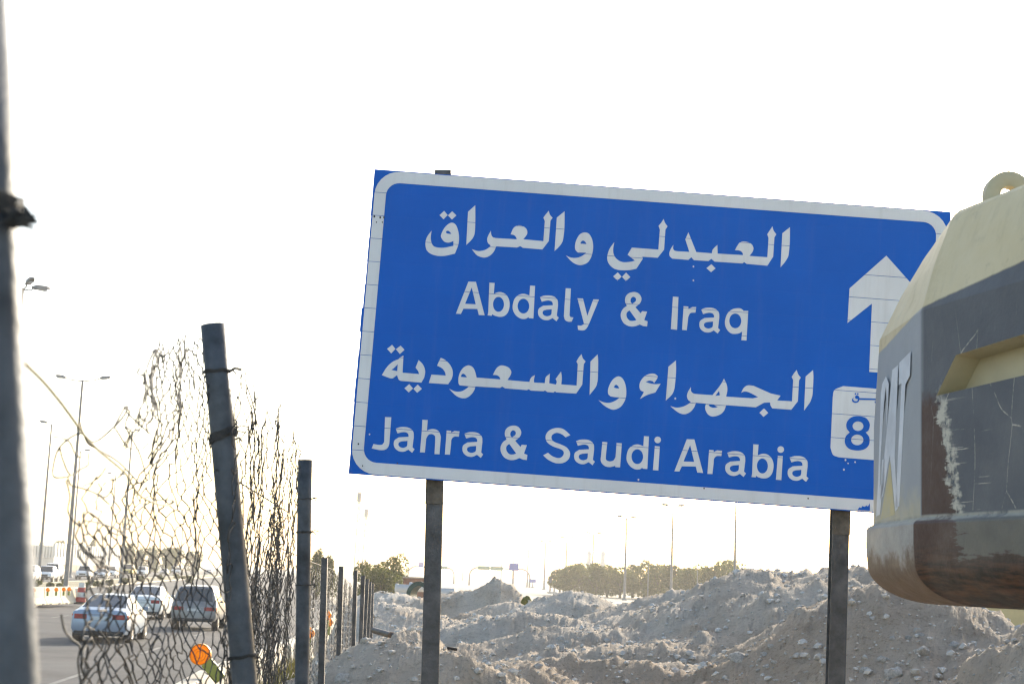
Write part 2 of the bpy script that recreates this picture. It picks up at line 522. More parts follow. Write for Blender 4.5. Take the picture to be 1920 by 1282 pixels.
# ------------------------------------------------------------------ the direction sign
SW, SH, SD = 3.711, 1.957, 9.7
_n = Matrix.Rotation(math.radians(.016), 3, 'Z') @ Matrix.Rotation(math.radians(.927), 3, 'X')
_rl = math.radians(-1.963)
SU = _n @ Vector((math.cos(_rl), 0, math.sin(_rl)))
SV = _n @ Vector((-math.sin(_rl), 0, math.cos(_rl)))
SN = SU.cross(SV)
SC = Vector((.8937, SD, HC+1.5183))
SMAT = Matrix(((SU.x, SV.x, SN.x, SC.x), (SU.y, SV.y, SN.y, SC.y), (SU.z, SV.z, SN.z, SC.z), (0, 0, 0, 1)))
def s2(px, py):
    r = ray(px, py); t = (SC-EYE).dot(SN)/r.dot(SN); q = EYE+r*t-SC
    return q.dot(SU), q.dot(SV)

def sheeting(name, col, dirt):
    m = mat(name, col, .5, 0, .05, 1.3, .03, 30, spec=.15); nt = m.node_tree; L = nt.links.new; b = nt.nodes['Principled BSDF']
    src = b.inputs['Base Color'].links[0].from_socket
    tc = nt.nodes.new('ShaderNodeTexCoord'); mp = nt.nodes.new('ShaderNodeMapping'); mp.inputs['Scale'].default_value = (9, .7, 1); L(tc.outputs['Object'], mp.inputs[0])
    n1 = nt.nodes.new('ShaderNodeTexNoise'); n1.inputs['Scale'].default_value = 1.4; n1.inputs['Detail'].default_value = 7; n1.inputs['Roughness'].default_value = .65; L(mp.outputs[0], n1.inputs['Vector'])
    n2 = nt.nodes.new('ShaderNodeTexNoise'); n2.inputs['Scale'].default_value = 60; n2.inputs['Detail'].default_value = 3; L(tc.outputs['Object'], n2.inputs['Vector'])
    mr = nt.nodes.new('ShaderNodeMapRange'); mr.inputs[1].default_value = .52; mr.inputs[2].default_value = .85; mr.inputs[4].default_value = dirt; L(n1.outputs['Fac'], mr.inputs[0])
    mr2 = nt.nodes.new('ShaderNodeMapRange'); mr2.inputs[1].default_value = .66; mr2.inputs[2].default_value = .8; mr2.inputs[4].default_value = dirt*.8; L(n2.outputs['Fac'], mr2.inputs[0])
    ad = nt.nodes.new('ShaderNodeMath'); ad.operation = 'MAXIMUM'; L(mr.outputs[0], ad.inputs[0]); L(mr2.outputs[0], ad.inputs[1])
    mx = nt.nodes.new('ShaderNodeMix'); mx.data_type = 'RGBA'; L(ad.outputs[0], mx.inputs[0]); L(src, mx.inputs[6]); mx.inputs[7].default_value = (.30, .28, .24, 1)
    L(mx.outputs[2], b.inputs['Base Color']); return m
M_BLUE = sheeting('sign_blue', (.003,.103,.48), .06)
M_WHITE = sheeting('sign_white', (.65,.66,.67), .3)
M_ALU = mat('sign_back_aluminium', (.35,.35,.36), .5, .6, .1, 3)

sbase = Vector((SC.x, SD, H1(SC.x, SD)))
sign = empty('road_sign', sbase, 0, 'blue highway direction sign on two steel posts, in Arabic and English', 'road sign')
SLOC = Matrix.Translation(-sbase) @ SMAT
def on_sign(me, name, m, parent=sign, z=0.0):
    me.materials.append(m)
    o = link(bpy.data.objects.new(name, me), parent)
    if parent is sign: o.matrix_basis = SLOC @ Matrix.Translation((0, 0, z))
    return o
NP = 13; PH = SH/NP
SEAMS = [SH/2-PH*k for k in range(1, NP)]
for k in range(NP):
    v1, v0 = SH/2-PH*k-.0001, SH/2-PH*(k+1)+.0001
    jx = random.uniform(-.006, .004); jx2 = random.uniform(-.006, .006)
    mb = MB(); mb.box((-SW/2+jx, v0, -.03), (SW/2+jx2, v1, 0))
    o = mb.build('plank', M_BLUE, sign); o.matrix_basis = SLOC
mb = MB(); mb.box((-SW/2+.02, -SH/2+.02, -.036), (SW/2-.02, SH/2-.02, -.031)); o = mb.build('seam_light_block', M_ALU, sign); o.matrix_basis = SLOC  # sheet added behind the planks to keep sunlight from showing through the seams
def cut_seams(me):
    bm = bmesh.new(); bm.from_mesh(me)
    for s in SEAMS:
        for q in (s-.0016, s+.0016):
            bmesh.ops.bisect_plane(bm, geom=bm.verts[:]+bm.edges[:]+bm.faces[:], plane_co=(0, q, 0), plane_no=(0, 1, 0))
        fs = [f for f in bm.faces if abs(f.calc_center_median().y-s) < .0015]
        if fs: bmesh.ops.delete(bm, geom=fs, context='FACES')
    bm.to_mesh(me); bm.free(); return me
def decal(loops_uv, name, m, z=.0018, cut=True):
    me = filled(loops_uv, name)
    if cut: cut_seams(me)
    return on_sign(me, name, m, sign, z)

def rrect(x0, y0, x1, y1, r, n=7):
    out = []
    for cx, cy, a in ((x1-r, y1-r, 0), (x0+r, y1-r, 90), (x0+r, y0+r, 180), (x1-r, y0+r, 270)):
        for i in range(n+1):
            t = math.radians(a+90*i/n); out.append((cx+r*math.cos(t), cy+r*math.sin(t)))
    return out
ins, bw = .012, .074
decal([rrect(-SW/2+ins, -SH/2+.006, SW/2-ins, SH/2-.006, .155), rrect(-SW/2+ins+bw, -SH/2+.006+bw, SW/2-ins-bw, SH/2-.006-bw, .085)], 'border', M_WHITE)

TR = {'A1': (780, 370, 350/1920), 'A2': (1120, 390, 380/1920), 'B1': (700, 640, 260/1920), 'B2': (920, 650, 340/1920), 'B3': (1190, 660, 350/1920),
      'C1': (840, 510, 300/1920), 'C2': (690, 770, 320/1920), 'C3': (1000, 790, 540/1920), 'C4': (1180, 360, 620/1920), 'C5': (1180, 660, 520/1920)}
def tr(crop, s): return pts_of(s, *TR[crop])
def letter(loops, dx=0, dy=0, name='letter', m=M_WHITE, z=.0018):
    """loops: lists of traced points (px,py,sharp) or plain px loops"""
    out = []
    for lp in loops:
        q = smooth_closed(lp) if len(lp[0]) == 3 else lp
        out.append([s2(a+dx, b+dy) for a, b in q])
    return decal(out, name, m, z)
def ell(crop, cx, cy, rx, ry):
    x0, y0, k = TR[crop]; return ellipse(x0+cx*k, y0+cy*k, rx*k, ry*k)

# Arabic, upper line
letter([tr('A1', '160,345! 152,420 165,480 200,512 280,520 385,500! 385,450! 340,466 295,458 262,420 258,385 290,320 330,278 372,262 410,285 435,350 443,420 437,480 425,520! 400,580! 300,602 220,602 150,580 108,540 97,480 105,430 125,390'),
        tr('A1', '310,352 330,344 350,358 364,378! 335,376 312,368')])
for s in ('242,185! 290,140! 326,184! 283,227!', '329,187! 372,145! 416,187! 370,230!'): letter([tr('A1', s)], name='letter_dot')
letter([tr('A1', '610,82! 610,250 605,360 590,410 560,450 517,490! 535,150!')])
letter([tr('A1', '1365,140! 1378,180 1405,212! 1383,240! 1366,450! 1300,537! 1100,520! 1072,502! 1040,517! 825,505! 800,560 760,600 710,620 660,612 620,590 575,535! 640,553 700,545 740,525 770,497! 740,470 732,430 745,390 770,345! 775,385 790,410 820,420! 1038,433! 1025,405 1005,388 973,382! 990,340 1010,310 1050,290 1100,298 1138,330 1145,370 1130,400 1102,432! 1310,452! 1325,245! 1310,210! 1340,170')])
letter([tr('A1', '1528,145! 1527,300 1518,400 1505,460 1470,510 1425,553! 1448,210!')])
letter([tr('A1', '1543,600! 1600,622 1660,622 1710,602 1752,570! 1665,568! 1640,540 1635,500 1645,450 1670,400 1700,372 1742,362 1780,378 1810,430 1822,500 1815,570 1795,630 1760,675 1700,697 1650,690 1600,660'),
        tr('A1', '1692,470 1705,450 1722,446 1740,458 1755,482! 1720,480 1695,478')])
letter([tr('A2', '628,105! 640,140 665,175! 645,205! 632,395! 572,472! 425,462! 432,480! 370,575! 310,588 230,590 160,575 110,530 93,480 100,430 120,380 160,325! 150,390 155,440 185,485 235,512 300,512 357,500! 287,443! 327,376! 578,395! 592,205! 580,170! 605,140')])
for s in ('150,648! 193,610! 230,650! 190,688!', '234,652! 272,612! 313,655! 270,692!', '1033,570! 1080,533! 1120,573! 1077,608!'): letter([tr('A2', s)], name='letter_dot')
letter([tr('A2', '1658,175! 1670,215 1695,250! 1677,280! 1665,462! 1610,547! 1415,530! 1390,513! 1375,526! 1110,508! 1080,482! 1052,503! 915,495! 890,467! 862,492! 710,480! 685,455 683,420 700,380 720,350! 718,385 730,403 755,410! 872,417! 833,297! 862,232! 937,418! 1085,430! 1090,400 1110,375 1137,350! 1139,433! 1380,447! 1375,425 1350,405 1303,400! 1325,360 1350,328 1390,318 1450,335 1478,375 1470,415 1440,455! 1610,467! 1622,285! 1609,250! 1635,210')])
letter([tr('A2', '1824,183! 1822,330 1812,440 1800,475 1775,515 1735,562! 1752,240!')])
# Arabic, lower line
for s in ('190,103! 260,47! 307,103! 248,165!', '313,108! 378,58! 432,115! 368,175!', '430,648! 497,590! 550,650! 490,705!', '555,655! 615,597! 673,655! 607,710!'): letter([tr('B1', s)], name='letter_dot')
letter([tr('B1', '417,195! 405,432! 635,452! 620,410 585,362! 628,257! 680,310 710,370 718,430 705,500! 665,570! 380,545! 350,525 330,465! 270,510! 230,508 118,467! 170,380 220,320 280,275 350,245! 375,220'),
        tr('B1', '248,393! 290,365 338,315! 332,412! 290,402')])
letter([tr('B1', '945,230 1000,260 1060,320 1095,390 1100,460 1085,520! 1035,592! 768,575! 805,458! 1003,472! 990,420 950,370 882,335! 930,232!')])
letter([tr('B2', '962,78! 975,120 1005,155! 985,185! 970,400! 905,495! 695,482! 680,470! 665,485! 600,478! 575,462! 560,470! 425,463! 403,448! 385,458! 155,440! 122,420! 100,435!') +
        tr('B1', '1415,622! 1395,680 1350,740 1290,780 1230,785 1160,760 1100,710 1050,655! 1130,690 1210,692 1270,665 1330,620! 1200,608! 1180,580 1180,500 1200,430 1240,370 1290,337 1330,332 1380,360 1410,420 1430,500! 1760,525! 1745,490 1710,468 1655,462!') +
        tr('B2', '60,230 100,200 140,200 190,220 218,260 210,300 177,352! 410,372! 420,340 440,315 468,300! 458,350 460,378! 573,385! 580,330 600,305 627,285! 620,385! 690,400! 700,370 688,340! 745,262! 753,320 748,398! 910,410! 922,185! 908,155! 935,110'),
        tr('B1', '1210,490! 1225,455 1250,447 1275,465 1297,498!')])
letter([tr('B2', '1132,80! 1138,150 1135,320 1128,380 1110,430 1047,510! 1057,155!')])
letter([tr('B2', '1143,565! 1200,588 1260,592 1320,570 1362,540! 1270,525! 1245,500 1243,450 1265,390 1300,340 1350,313 1390,330 1420,380 1435,450 1432,530 1410,590 1370,640 1310,665 1260,655 1200,620'),
        tr('B2', '1302,425! 1325,402 1345,412 1363,440! 1325,438')])
letter([tr('B3', '55,480! 95,410! 60,390 48,350 60,300 100,250 150,225 200,222 237,245! 232,270 200,318! 185,300 150,293 112,305! 160,322 210,330 267,325! 212,415! 130,440')])
letter([tr('B3', '424,85! 425,200 415,330 405,390 380,440 320,497! 347,150!')])
letter([tr('B3', '1666,183! 1680,225 1708,262! 1690,290! 1678,505! 1610,592! 1415,578! 1395,545! 1393,517! 1330,520! 1245,567! 940,545! 920,600 880,640 810,662 760,645 730,600 725,560 735,530! 630,520! 610,570 570,615 520,637 470,630 420,600 367,555! 430,570 490,562 540,540 578,512! 550,490 537,450 550,405 578,360! 580,400 600,422 625,430! 800,442! 880,340 918,272! 945,330 953,390 940,457! 1215,475! 1270,462! 1180,415 1130,405 1095,418! 1120,370 1160,342 1220,345! 1400,425! 1500,447! 1465,497! 1618,505! 1630,285! 1614,255! 1640,215'),
        tr('B3', '828,450! 868,398! 877,443!'), tr('B3', '758,542! 800,537 855,565! 810,572 775,560')])
letter([tr('B3', '1283,622! 1330,577! 1374,625! 1325,665!')], name='letter_dot')
letter([tr('B3', '1833,185! 1838,260 1830,420 1820,470 1800,520 1742,600! 1758,250!')])
# Latin
gA = [tr('C1', '245,115! 335,118! 440,520! 370,515! 352,443! 185,440! 155,503! 95,500!'), tr('C1', '285,185! 333,387! 205,382!')]
gb = [tr('C1', '497,128! 560,132! 550,262! 600,243 650,245 700,275 735,340 738,420 715,490 670,530 610,537 550,520! 533,505! 525,525! 475,520! 483,480!'), ell('C1', 606, 388, 66, 90)]
gd = [tr('C1', '985,163! 1045,167! 1025,557! 970,553! 965,540! 935,560 880,560 820,525 780,460 778,390 800,320 850,275 910,262 970,280! 977,285!'), ell('C1', 905, 409, 70, 89)]
ga = [tr('C1', '1103,300! 1160,283 1230,283 1280,300 1315,340 1320,400! 1305,525! 1330,548! 1300,590! 1255,553! 1200,577 1140,570 1095,535 1080,490 1090,440 1140,405! 1258,398! 1255,370 1235,348 1190,342 1125,357!'),
      tr('C1', '1135,490 1145,465 1180,452! 1245,447! 1240,505 1215,525 1180,530 1148,515')]
gl = [tr('C1', '1412,195! 1475,198! 1458,520! 1470,540! 1505,545! 1483,595! 1440,595 1405,575 1390,530!')]
gy = [tr('C1', '1553,315! 1620,318! 1672,525! 1743,328! 1812,330! 1695,615! 1670,665 1640,695 1600,700 1560,692! 1555,640! 1600,642 1632,620!')]
gamp = [tr('C2', '1640,165 1690,180 1720,220 1722,260 1700,300 1655,335! 1715,405! 1730,380! 1788,385! 1765,450! 1755,480! 1793,495! 1787,552! 1745,548! 1705,530! 1650,550 1590,550 1530,520 1495,460 1493,400 1520,350 1560,320! 1540,275 1545,220 1580,180'),
        tr('C2', '1630,218 1660,235 1658,268 1620,298! 1602,275 1605,240'), tr('C2', '1590,372! 1668,480! 1630,490 1590,485 1560,450 1555,410 1570,385')]
gJ = [tr('C2', '192,70! 262,72! 240,370! 225,410 190,437 130,440 42,422! 62,372! 120,382 160,378 182,350!')]
gh = [tr('C2', '612,100! 672,103! 663,222! 710,205 760,208 800,235 820,290! 805,488! 748,485! 757,310 745,275 715,260 680,270 655,310! 640,468! 585,465! 605,230!')]
gr_ = [tr('C2', '885,220! 935,224! 937,245! 975,225! 1000,228! 1030,230! 1022,290! 970,290 940,320 935,370! 922,492! 865,490!')]
gS = [tr('C3', '247,90! 215,105! 190,85 155,75 125,90 122,115 140,135 190,155 225,175 245,210 235,250 200,275 150,277 100,255 65,225! 97,207! 130,232 170,243 195,230 203,205 185,185 130,165 90,135 82,95 105,60 150,43 200,50')]
gu = [tr('C3', '460,135! 493,138! 483,240 490,258 510,265 535,258 548,235! 555,142! 590,145! 578,305! 547,303! 545,295! 510,303 475,295 450,265 452,220!')]
gi = [tr('C3', '810,163! 843,166! 833,326! 797,323!')]
gdot = [ell('C3', 829, 122, 22, 22)]
gI = [tr('C4', '253,607! 285,610! 277,800! 241,796!')]
gr2 = [tr('C4', '315,663! 342,665! 343,680! 365,668! 388,668! 384,700! 355,703 342,725! 333,803! 306,800!')]
gq = [tr('C4', '690,690! 680,862! 650,860! 655,810! 630,822 590,820 562,790 555,750 570,705 600,680 640,675 660,685! 662,690!'), ell('C4', 615, 748, 35, 43)]
for gph, dx, dy in ((gA, 0, 0), (gb, 0, 0), (gd, 0, 0), (ga, 0, 0), (gl, 0, 0), (gy, 0, 0), (gamp, 225.4, -250), (gI, 0, 0), (gr2, 0, 0), (ga, 302.4, 23), (gq, 0, 0),
                    (gJ, 0, 0), (ga, -270.4, 246.3), (gh, 0, 0), (gr_, 0, 0), (ga, -141.7, 255.8), (gamp, 0, 0), (gS, 0, 0), (ga, 67.7, 269.6), (gu, 0, 0), (gd, 213.5, 281.8), (gi, 0, 0),
                    (gA, 409.5, 295), (gr_, 492.1, 36.3), (ga, 351, 291.5), (gb, 494.7, 302.5), (gi, 230.6, 18), (ga, 468, 300.5)):
    letter(gph, dx, dy)
letter(gdot, 0, 0, 'letter_dot'); letter(gdot, 230.6, 18, 'letter_dot')
# arrow, mirrored on its own axis in the plane of the sign
ap = [s2(*p) for p in ((1661.8, 479.5), (1592.7, 540.8), (1589, 605.4), (1634.7, 569.3), (1629.6, 697))]
ax = ap[0][0]
decal([ap+[(2*ax-u-.0, v) for u, v in ap[:0:-1]]], 'arrow', M_WHITE)
letter([tr('C5', '1480,235! 1980,275! 2030,300 2045,340! 2030,720! 2015,760 1980,770! 1450,727! 1410,710 1392,660! 1408,310! 1420,262')], name='route_shield')
letter([tr('C5', '1580,442 1635,455 1663,495 1655,540 1635,555! 1660,590 1658,640 1625,672 1575,680 1520,668 1492,630 1497,585 1525,555! 1503,525 1505,485 1535,452'), ell('C5', 1582, 512, 38, 33), ell('C5', 1577, 607, 43, 37)], name='route_number', m=M_BLUE, z=.0042)
letter([tr('C5', '1552,312! 1549,330 1560,340 1576,338 1583,326! 1566,322 1562,308 1572,299 1586,304 1593,318! 1713,322! 1712,332! 1592,330! 1584,345 1565,351 1546,344 1541,328')], name='route_lettering', m=M_BLUE, z=.0042)
for s in ('1558,288! 1565,282! 1571,289! 1564,296!', '1574,289! 1581,283! 1587,290! 1580,297!', '1696,345! 1703,339! 1709,347! 1702,354!'): letter([tr('C5', s)], name='letter_dot', m=M_BLUE, z=.0042)
# wear: chipped corner and pinholes
letter([tr('C5', '1578,1092! 1592,1072! 1604,1078! 1612,1064! 1628,1070! 1640,1060! 1650,1068! 1664,1045! 1664,1096!')], name='chip', m=M_BLUE, z=.0042)
for (a, b, r) in ((1300, 500, 1.6), (1300, 526, 1.6), (1266, 747, 1.8), (1585, 862, 1.8), (1590, 868, 1.5), (1582, 880, 1.8), (1197, 899, 1.8), (693, 814, 1.5), (1603, 866, 1.5)):
    letter([ellipse(a, b, r, r*1.2, 6)], name='paint_chip', m=M_WHITE, z=.0042)
M_DIRT = mat('grime', (.05,.05,.05), .9)
for (a, b, r) in ((702, 406, 2), (713, 408, 1.8), (720, 408, 1.6), (706, 417, 1.2), (717, 417, 1.2), (672, 832, 1.6), (680, 873, 1.2), (1320, 915, 1.4), (1515, 934, 1.4), (745, 868, 1.2)):
    letter([ellipse(a, b, r, r*1.3, 6)], name='rivet_hole', m=M_DIRT, z=.0042)
# stiffeners and posts
for v in (-.62, -.1, .42, .86):
    mb = MB(); mb.box((-SW/2+.25, v-.03, -.078), (SW/2-.25, v+.03, -.037)); o = mb.build('stiffener', M_ALU, sign); o.matrix_basis = SLOC
def hpost(a, b, name, w=.105, dep=.10):
    """steel H section from point a up to b"""
    L_ = (b-a).length; t = .009
    mb = MB(); mb.box((-w/2, -dep/2, 0), (w/2, -dep/2+t, L_)); mb.box((-w/2, dep/2-t, 0), (w/2, dep/2, L_)); mb.box((-.005, -dep/2+t, 0), (.005, dep/2-t, L_-.001))
    o = mb.build(name, M_STEEL, sign)
    z = (b-a).normalized(); x = Vector((1, 0, 0)); y = z.cross(x).normalized(); x = y.cross(z)
    o.matrix_basis = Matrix.Translation(a-sbase) @ Matrix((x, y, z)).transposed().to_4x4()
    return o
for (pxb, pxt, pyt, pym) in ((806, 831, 322, 900), (1566, 1590, 392, 957)):
    dd_ = SD+.135
    b = P(pxt, pyt, dd_); a = P(pxb, 1282, dd_); u = (b-a).normalized()
    t = (H1(a.x, a.y)-.35-a.z)/u.z; lo = a+u*t
    post = hpost(lo, b, 'post')
    # clip plate below the panel, browner with rust
    m0 = a+u*((P(pxb, pym+42, dd_).z-a.z)/u.z); ln = .20
    c = MB(); c.box((-.056, -.0585, 0), (.056, -.0505, ln)); c.box((-.058, -.0605, -.008), (.058, -.0505, 0)); 
    for bx_ in (-.03, .03):
        c.lathe([(0, -.068), (.009, -.068), (.009, -.0585)], 8, (bx_, 0, .03), 'y')
    k = c.build('clamp_plate', mat('clamp_steel', (.125,.105,.08), .7, .1, .3, 9), sign)
    k.matrix_basis = Matrix.Translation(m0-sbase) @ post.matrix_basis.to_3x3().to_4x4()
# ------------------------------------------------------------------ the excavator, its counterweight in the frame
P0 = Vector((1.326, 5.0))
DR = Vector((.27, -.963)); DL = Vector((-.0080, 1.0)).normalized()
ez = H1(3.6, 4.6)
EXB = Vector((P0.x, P0.y, HC))               # local origin: the corner, at eye height
exc = empty('excavator', EXB, 0, 'cream and dark grey excavator, its scraped counterweight overlapping the sign on the right', 'excavator')

def paint_mat():
    m = bpy.data.materials.new('worn_machine_paint'); m.use_nodes = True
    nt = m.node_tree; L = nt.links.new; b = nt.nodes['Principled BSDF']
    tc = nt.nodes.new('ShaderNodeTexCoord'); sx = nt.nodes.new('ShaderNodeSeparateXYZ'); L(tc.outputs['Object'], sx.inputs[0])
    x, y, z = sx.outputs
    def mth(op, a, b_=None, clamp=False):
        n = nt.nodes.new('ShaderNodeMath'); n.operation = op; n.use_clamp = clamp
        for i, q in enumerate((a, b_)):
            if q is None: continue
            if isinstance(q, (int, float)): n.inputs[i].default_value = q
            else: L(q, n.inputs[i])
        return n.outputs[0]
    def noise(sc, det=5, r=.6, vec=None, dist=0):
        n = nt.nodes.new('ShaderNodeTexNoise'); n.inputs['Scale'].default_value = sc; n.inputs['Detail'].default_value = det; n.inputs['Roughness'].default_value = r
        n.inputs['Distortion'].default_value = dist
        L(vec or tc.outputs['Object'], n.inputs['Vector']); return n.outputs['Fac']
    def step(v, lo, hi):
        n = nt.nodes.new('ShaderNodeMapRange'); n.inputs[1].default_value = lo; n.inputs[2].default_value = hi; n.clamp = True
        L(v, n.inputs[0]); return n.outputs[0]
    def mixc(f, a, c):
        n = nt.nodes.new('ShaderNodeMix'); n.data_type = 'RGBA'; L(f, n.inputs[0])
        for i, q in ((6, a), (7, c)):
            if isinstance(q, tuple): n.inputs[i].default_value = (*q, 1)
            else: L(q, n.inputs[i])
        return n.outputs[2]
    def mapping(scl):
        n = nt.nodes.new('ShaderNodeMapping'); n.inputs['Scale'].default_value = scl; L(tc.outputs['Object'], n.inputs[0]); return n.outputs[0]
    t = mth('ADD', mth('MULTIPLY', x, DR.x), mth('MULTIPLY', y, DR.y))     # distance along the right face from the corner
    n_big, n_fine = noise(3.5), noise(28, 6, .7)
    nb = mth('SUBTRACT', noise(9, 8, .75), .5)
    nstr = mth('SUBTRACT', noise(20, 6, .7, mapping((.25, .25, 2.2))), .5)  # horizontal scraping
    cream = mixc(n_big, (.58, .46, .25), (.66, .56, .36))
    cream = mixc(mth('MULTIPLY', step(noise(13, 8, .8), .56, .74), .55), cream, (.27, .22, .14))
    cream = mixc(mth('MULTIPLY', step(noise(5, 6, .7, mapping((3, 3, .5))), .5, .8), .35), cream, (.33, .27, .17))
    grey = mixc(noise(5, 6, .65), (.080, .084, .092), (.122, .126, .134))
    grey = mixc(step(t, -.02, .02), mixc(noise(4, 6), (.29, .296, .30), (.36, .366, .37)), grey)   # same grey, painted lighter on the side face for the sky light it catches
    brown = mixc(n_fine, (.062, .032, .023), (.10, .060, .044))
    pale = mixc(n_fine, (.42, .37, .28), (.60, .56, .46))
    col = mixc(step(mth('ADD', mth('ADD', z, mth('MULTIPLY', y, .10)), mth('MULTIPLY', nb, .012)), .928, .936), grey, cream)
    # brown worn area down the corner of the right face, ragged pale edge
    edge = mth('ADD', mth('ADD', mth('SUBTRACT', t, mth('ADD', .290, mth('MULTIPLY', z, -.27))), mth('MULTIPLY', nb, .13)), mth('MULTIPLY', nstr, .13))
    zone = mth('MULTIPLY', step(t, -.004, .006), step(mth('ADD', z, mth('MULTIPLY', nb, .22)), .66, .60))
    palem = mth('MULTIPLY', mth('MULTIPLY', step(edge, -.03, -.02), step(edge, .035, .012)), zone)
    brm = mth('MULTIPLY', step(edge, -.012, -.03), zone)
    col = mixc(brm, col, brown); col = mixc(mth('MULTIPLY', palem, step(n_fine, .40, .52)), col, pale)
    # lower skirt: brown, dark streaks, a grey patch left in the middle, scraped to pale on the side face
    low = step(mth('ADD', z, mth('MULTIPLY', nstr, .02)), .238, .228)
    skirt = mixc(step(nstr, -.06, .1), (.012, .008, .006), (.10, .045, .022))
    skirt = mixc(step(z, .06, .17), skirt, brown)
    patch = mth('MULTIPLY', step(mth('ADD', mth('ADD', edge, mth('MULTIPLY', nstr, .3)), mth('MULTIPLY', nb, .1)), .02, .03), step(mth('ADD', mth('ADD', z, mth('MULTIPLY', nb, .08)), mth('MULTIPLY', nstr, .14)), .115, .125))
    skirt = mixc(patch, skirt, mixc(n_big, (.085, .085, .083), (.17, .15, .11)))
    side = mixc(step(mth('ADD', z, mth('MULTIPLY', nb, .25)), .10, .15), mixc(n_fine, (.12, .075, .048), (.20, .145, .10)), mixc(noise(16, 7, .75), (.19, .175, .16), (.48, .45, .40)))
    skirt = mixc(step(t, -.012, -.002), side, skirt)
    col = mixc(low, col, skirt)
    # sand-coloured wear just above the skirt on the side face, and hairline scratches
    sw = mth('MULTIPLY', step(t, -.003, -.02), mth('MULTIPLY', step(mth('ADD', z, mth('MULTIPLY', nb, .30)), .36, .24), step(z, .225, .235)))
    col = mixc(sw, col, mixc(n_fine, (.36, .31, .20), (.52, .47, .36)))
    v = nt.nodes.new('ShaderNodeTexVoronoi'); v.feature = 'DISTANCE_TO_EDGE'; v.inputs['Scale'].default_value = 3.2; v.inputs['Randomness'].default_value = 1
    dm = nt.nodes.new('ShaderNodeMapping'); dm.inputs['Rotation'].default_value = (.6, .2, 0); dm.inputs['Scale'].default_value = (1.2, 2.2, .9); L(tc.outputs['Object'], dm.inputs[0])
    nn = nt.nodes.new('ShaderNodeTexNoise'); nn.inputs['Scale'].default_value = 2; L(dm.outputs[0], nn.inputs['Vector'])
    mv = nt.nodes.new('ShaderNodeMix'); mv.data_type = 'RGBA'; mv.inputs[0].default_value = .12; L(dm.outputs[0], mv.inputs[6]); L(nn.outputs['Color'], mv.inputs[7])
    L(mv.outputs[2], v.inputs['Vector'])
    scr = mth('MULTIPLY', step(v.outputs['Distance'], .006, .002), step(noise(9, 6, .75), .44, .52))
    scr = mth('MULTIPLY', scr, mth('MULTIPLY', step(t, .05, .1), mth('MULTIPLY', step(z, .255, .26), step(z, .90, .7))))
    col = mixc(scr, col, pale)
    hs = mth('MULTIPLY', step(noise(34, 3, .6, mapping((.10, .10, 2.6))), .64, .68), mth('MULTIPLY', mth('MULTIPLY', step(edge, -.01, .01), step(edge, .34, .10)), mth('MULTIPLY', step(z, .25, .26), step(z, .66, .52))))
    col = mixc(hs, col, pale)
    rimm = mth('MULTIPLY', mth('MULTIPLY', step(z, .230, .236), step(z, .254, .248)), step(noise(11, 6, .7), .36, .50))
    col = mixc(rimm, col, mixc(n_fine, (.24, .22, .18), (.46, .42, .34)))
    # dust
    dustm = mth('MULTIPLY', step(noise(2.2, 6, .65), .48, .75), .14)
    col = mixc(dustm, col, (.42, .38, .31))
    L(col, b.inputs['Base Color'])
    b.inputs['Specular IOR Level'].default_value = .25
    L(step(noise(7, 5), 1.7, -.3), b.inputs['Roughness'])
    bp = nt.nodes.new('ShaderNodeBump'); bp.inputs['Strength'].default_value = .25; bp.inputs['Distance'].default_value = .01
    L(noise(45, 6, .7), bp.inputs['Height'])
    b2 = nt.nodes.new('ShaderNodeBump'); b2.inputs['Strength'].default_value = .5; b2.inputs['Distance'].default_value = .006
    L(col, b2.inputs['Height']); L(bp.outputs[0], b2.inputs['Normal']); L(b2.outputs[0], b.inputs['Normal'])
    return m
M_MACH = paint_mat()
M_CREAM = mat('machine_cream', (.52,.45,.29), .6, 0, .1, 3, .15, 40)

plan = [(1.76, 3.52), (1.66, 3.75), (1.326, 5.0), (1.321, 5.625), (1.3265, 5.66), (1.338, 5.70), (1.358, 5.74), (1.387, 5.778), (1.425, 5.815), (1.473, 5.85), (1.533, 5.88), (1.613, 5.905), (1.78, 5.94), (3.6, 6.05), (3.6, 3.25), (2.1, 3.30), (1.9, 3.36)]
plan = [Vector(p)-P0 for p in plan]
npn = len(plan)
def inset(k):
    out = []
    for i, p in enumerate(plan):
        e1 = (p-plan[i-1]).normalized(); e2 = (plan[(i+1) % npn]-p).normalized()
        n = Vector((e1.y+e2.y, -e1.x-e2.x))                     # plan runs clockwise seen from above: inward is to the right
        n = n.normalized()/max(.6, math.sqrt((1+e1.dot(e2))/2))
        out.append(p+n*k)
    return out
levels = [(-.037, .42)]+[(.10-.135*math.sin(math.pi/2*t/16), .25*(1-math.cos(math.pi/2*t/16))-.006) for t in range(16, 0, -1)]+[(.10, -.006), (.16, -.011), (.222, -.011), (.230, -.006), (.236, .002), (.240, .011), (.244, .015), (.60, .015), (.92, .015), (.945, .022), (1.08, .060), (1.225, .115), (1.25, .128), (1.266, .145), (1.275, .17), (1.28, .25), (1.285, .5)]
cw = MB()
for (z, k) in levels:
    for p in inset(k):
        q = p+(Vector((.18, -.06))*max(0, z-.82) if p.y > .3 and p.x < .6 else Vector((0, 0)))
        cw.v.append((q.x, q.y, z))
nl = len(levels)
for i in range(nl-1):
    for j in range(npn):
        j2 = (j+1) % npn
        cw.f.append((i*npn+j, i*npn+j2, (i+1)*npn+j2, (i+1)*npn+j))
cw.f.append(tuple(range(npn))); cw.f.append(tuple((nl-1)*npn+j for j in range(npn)))
body = cw.build('counterweight', M_MACH, exc, sharp=15)
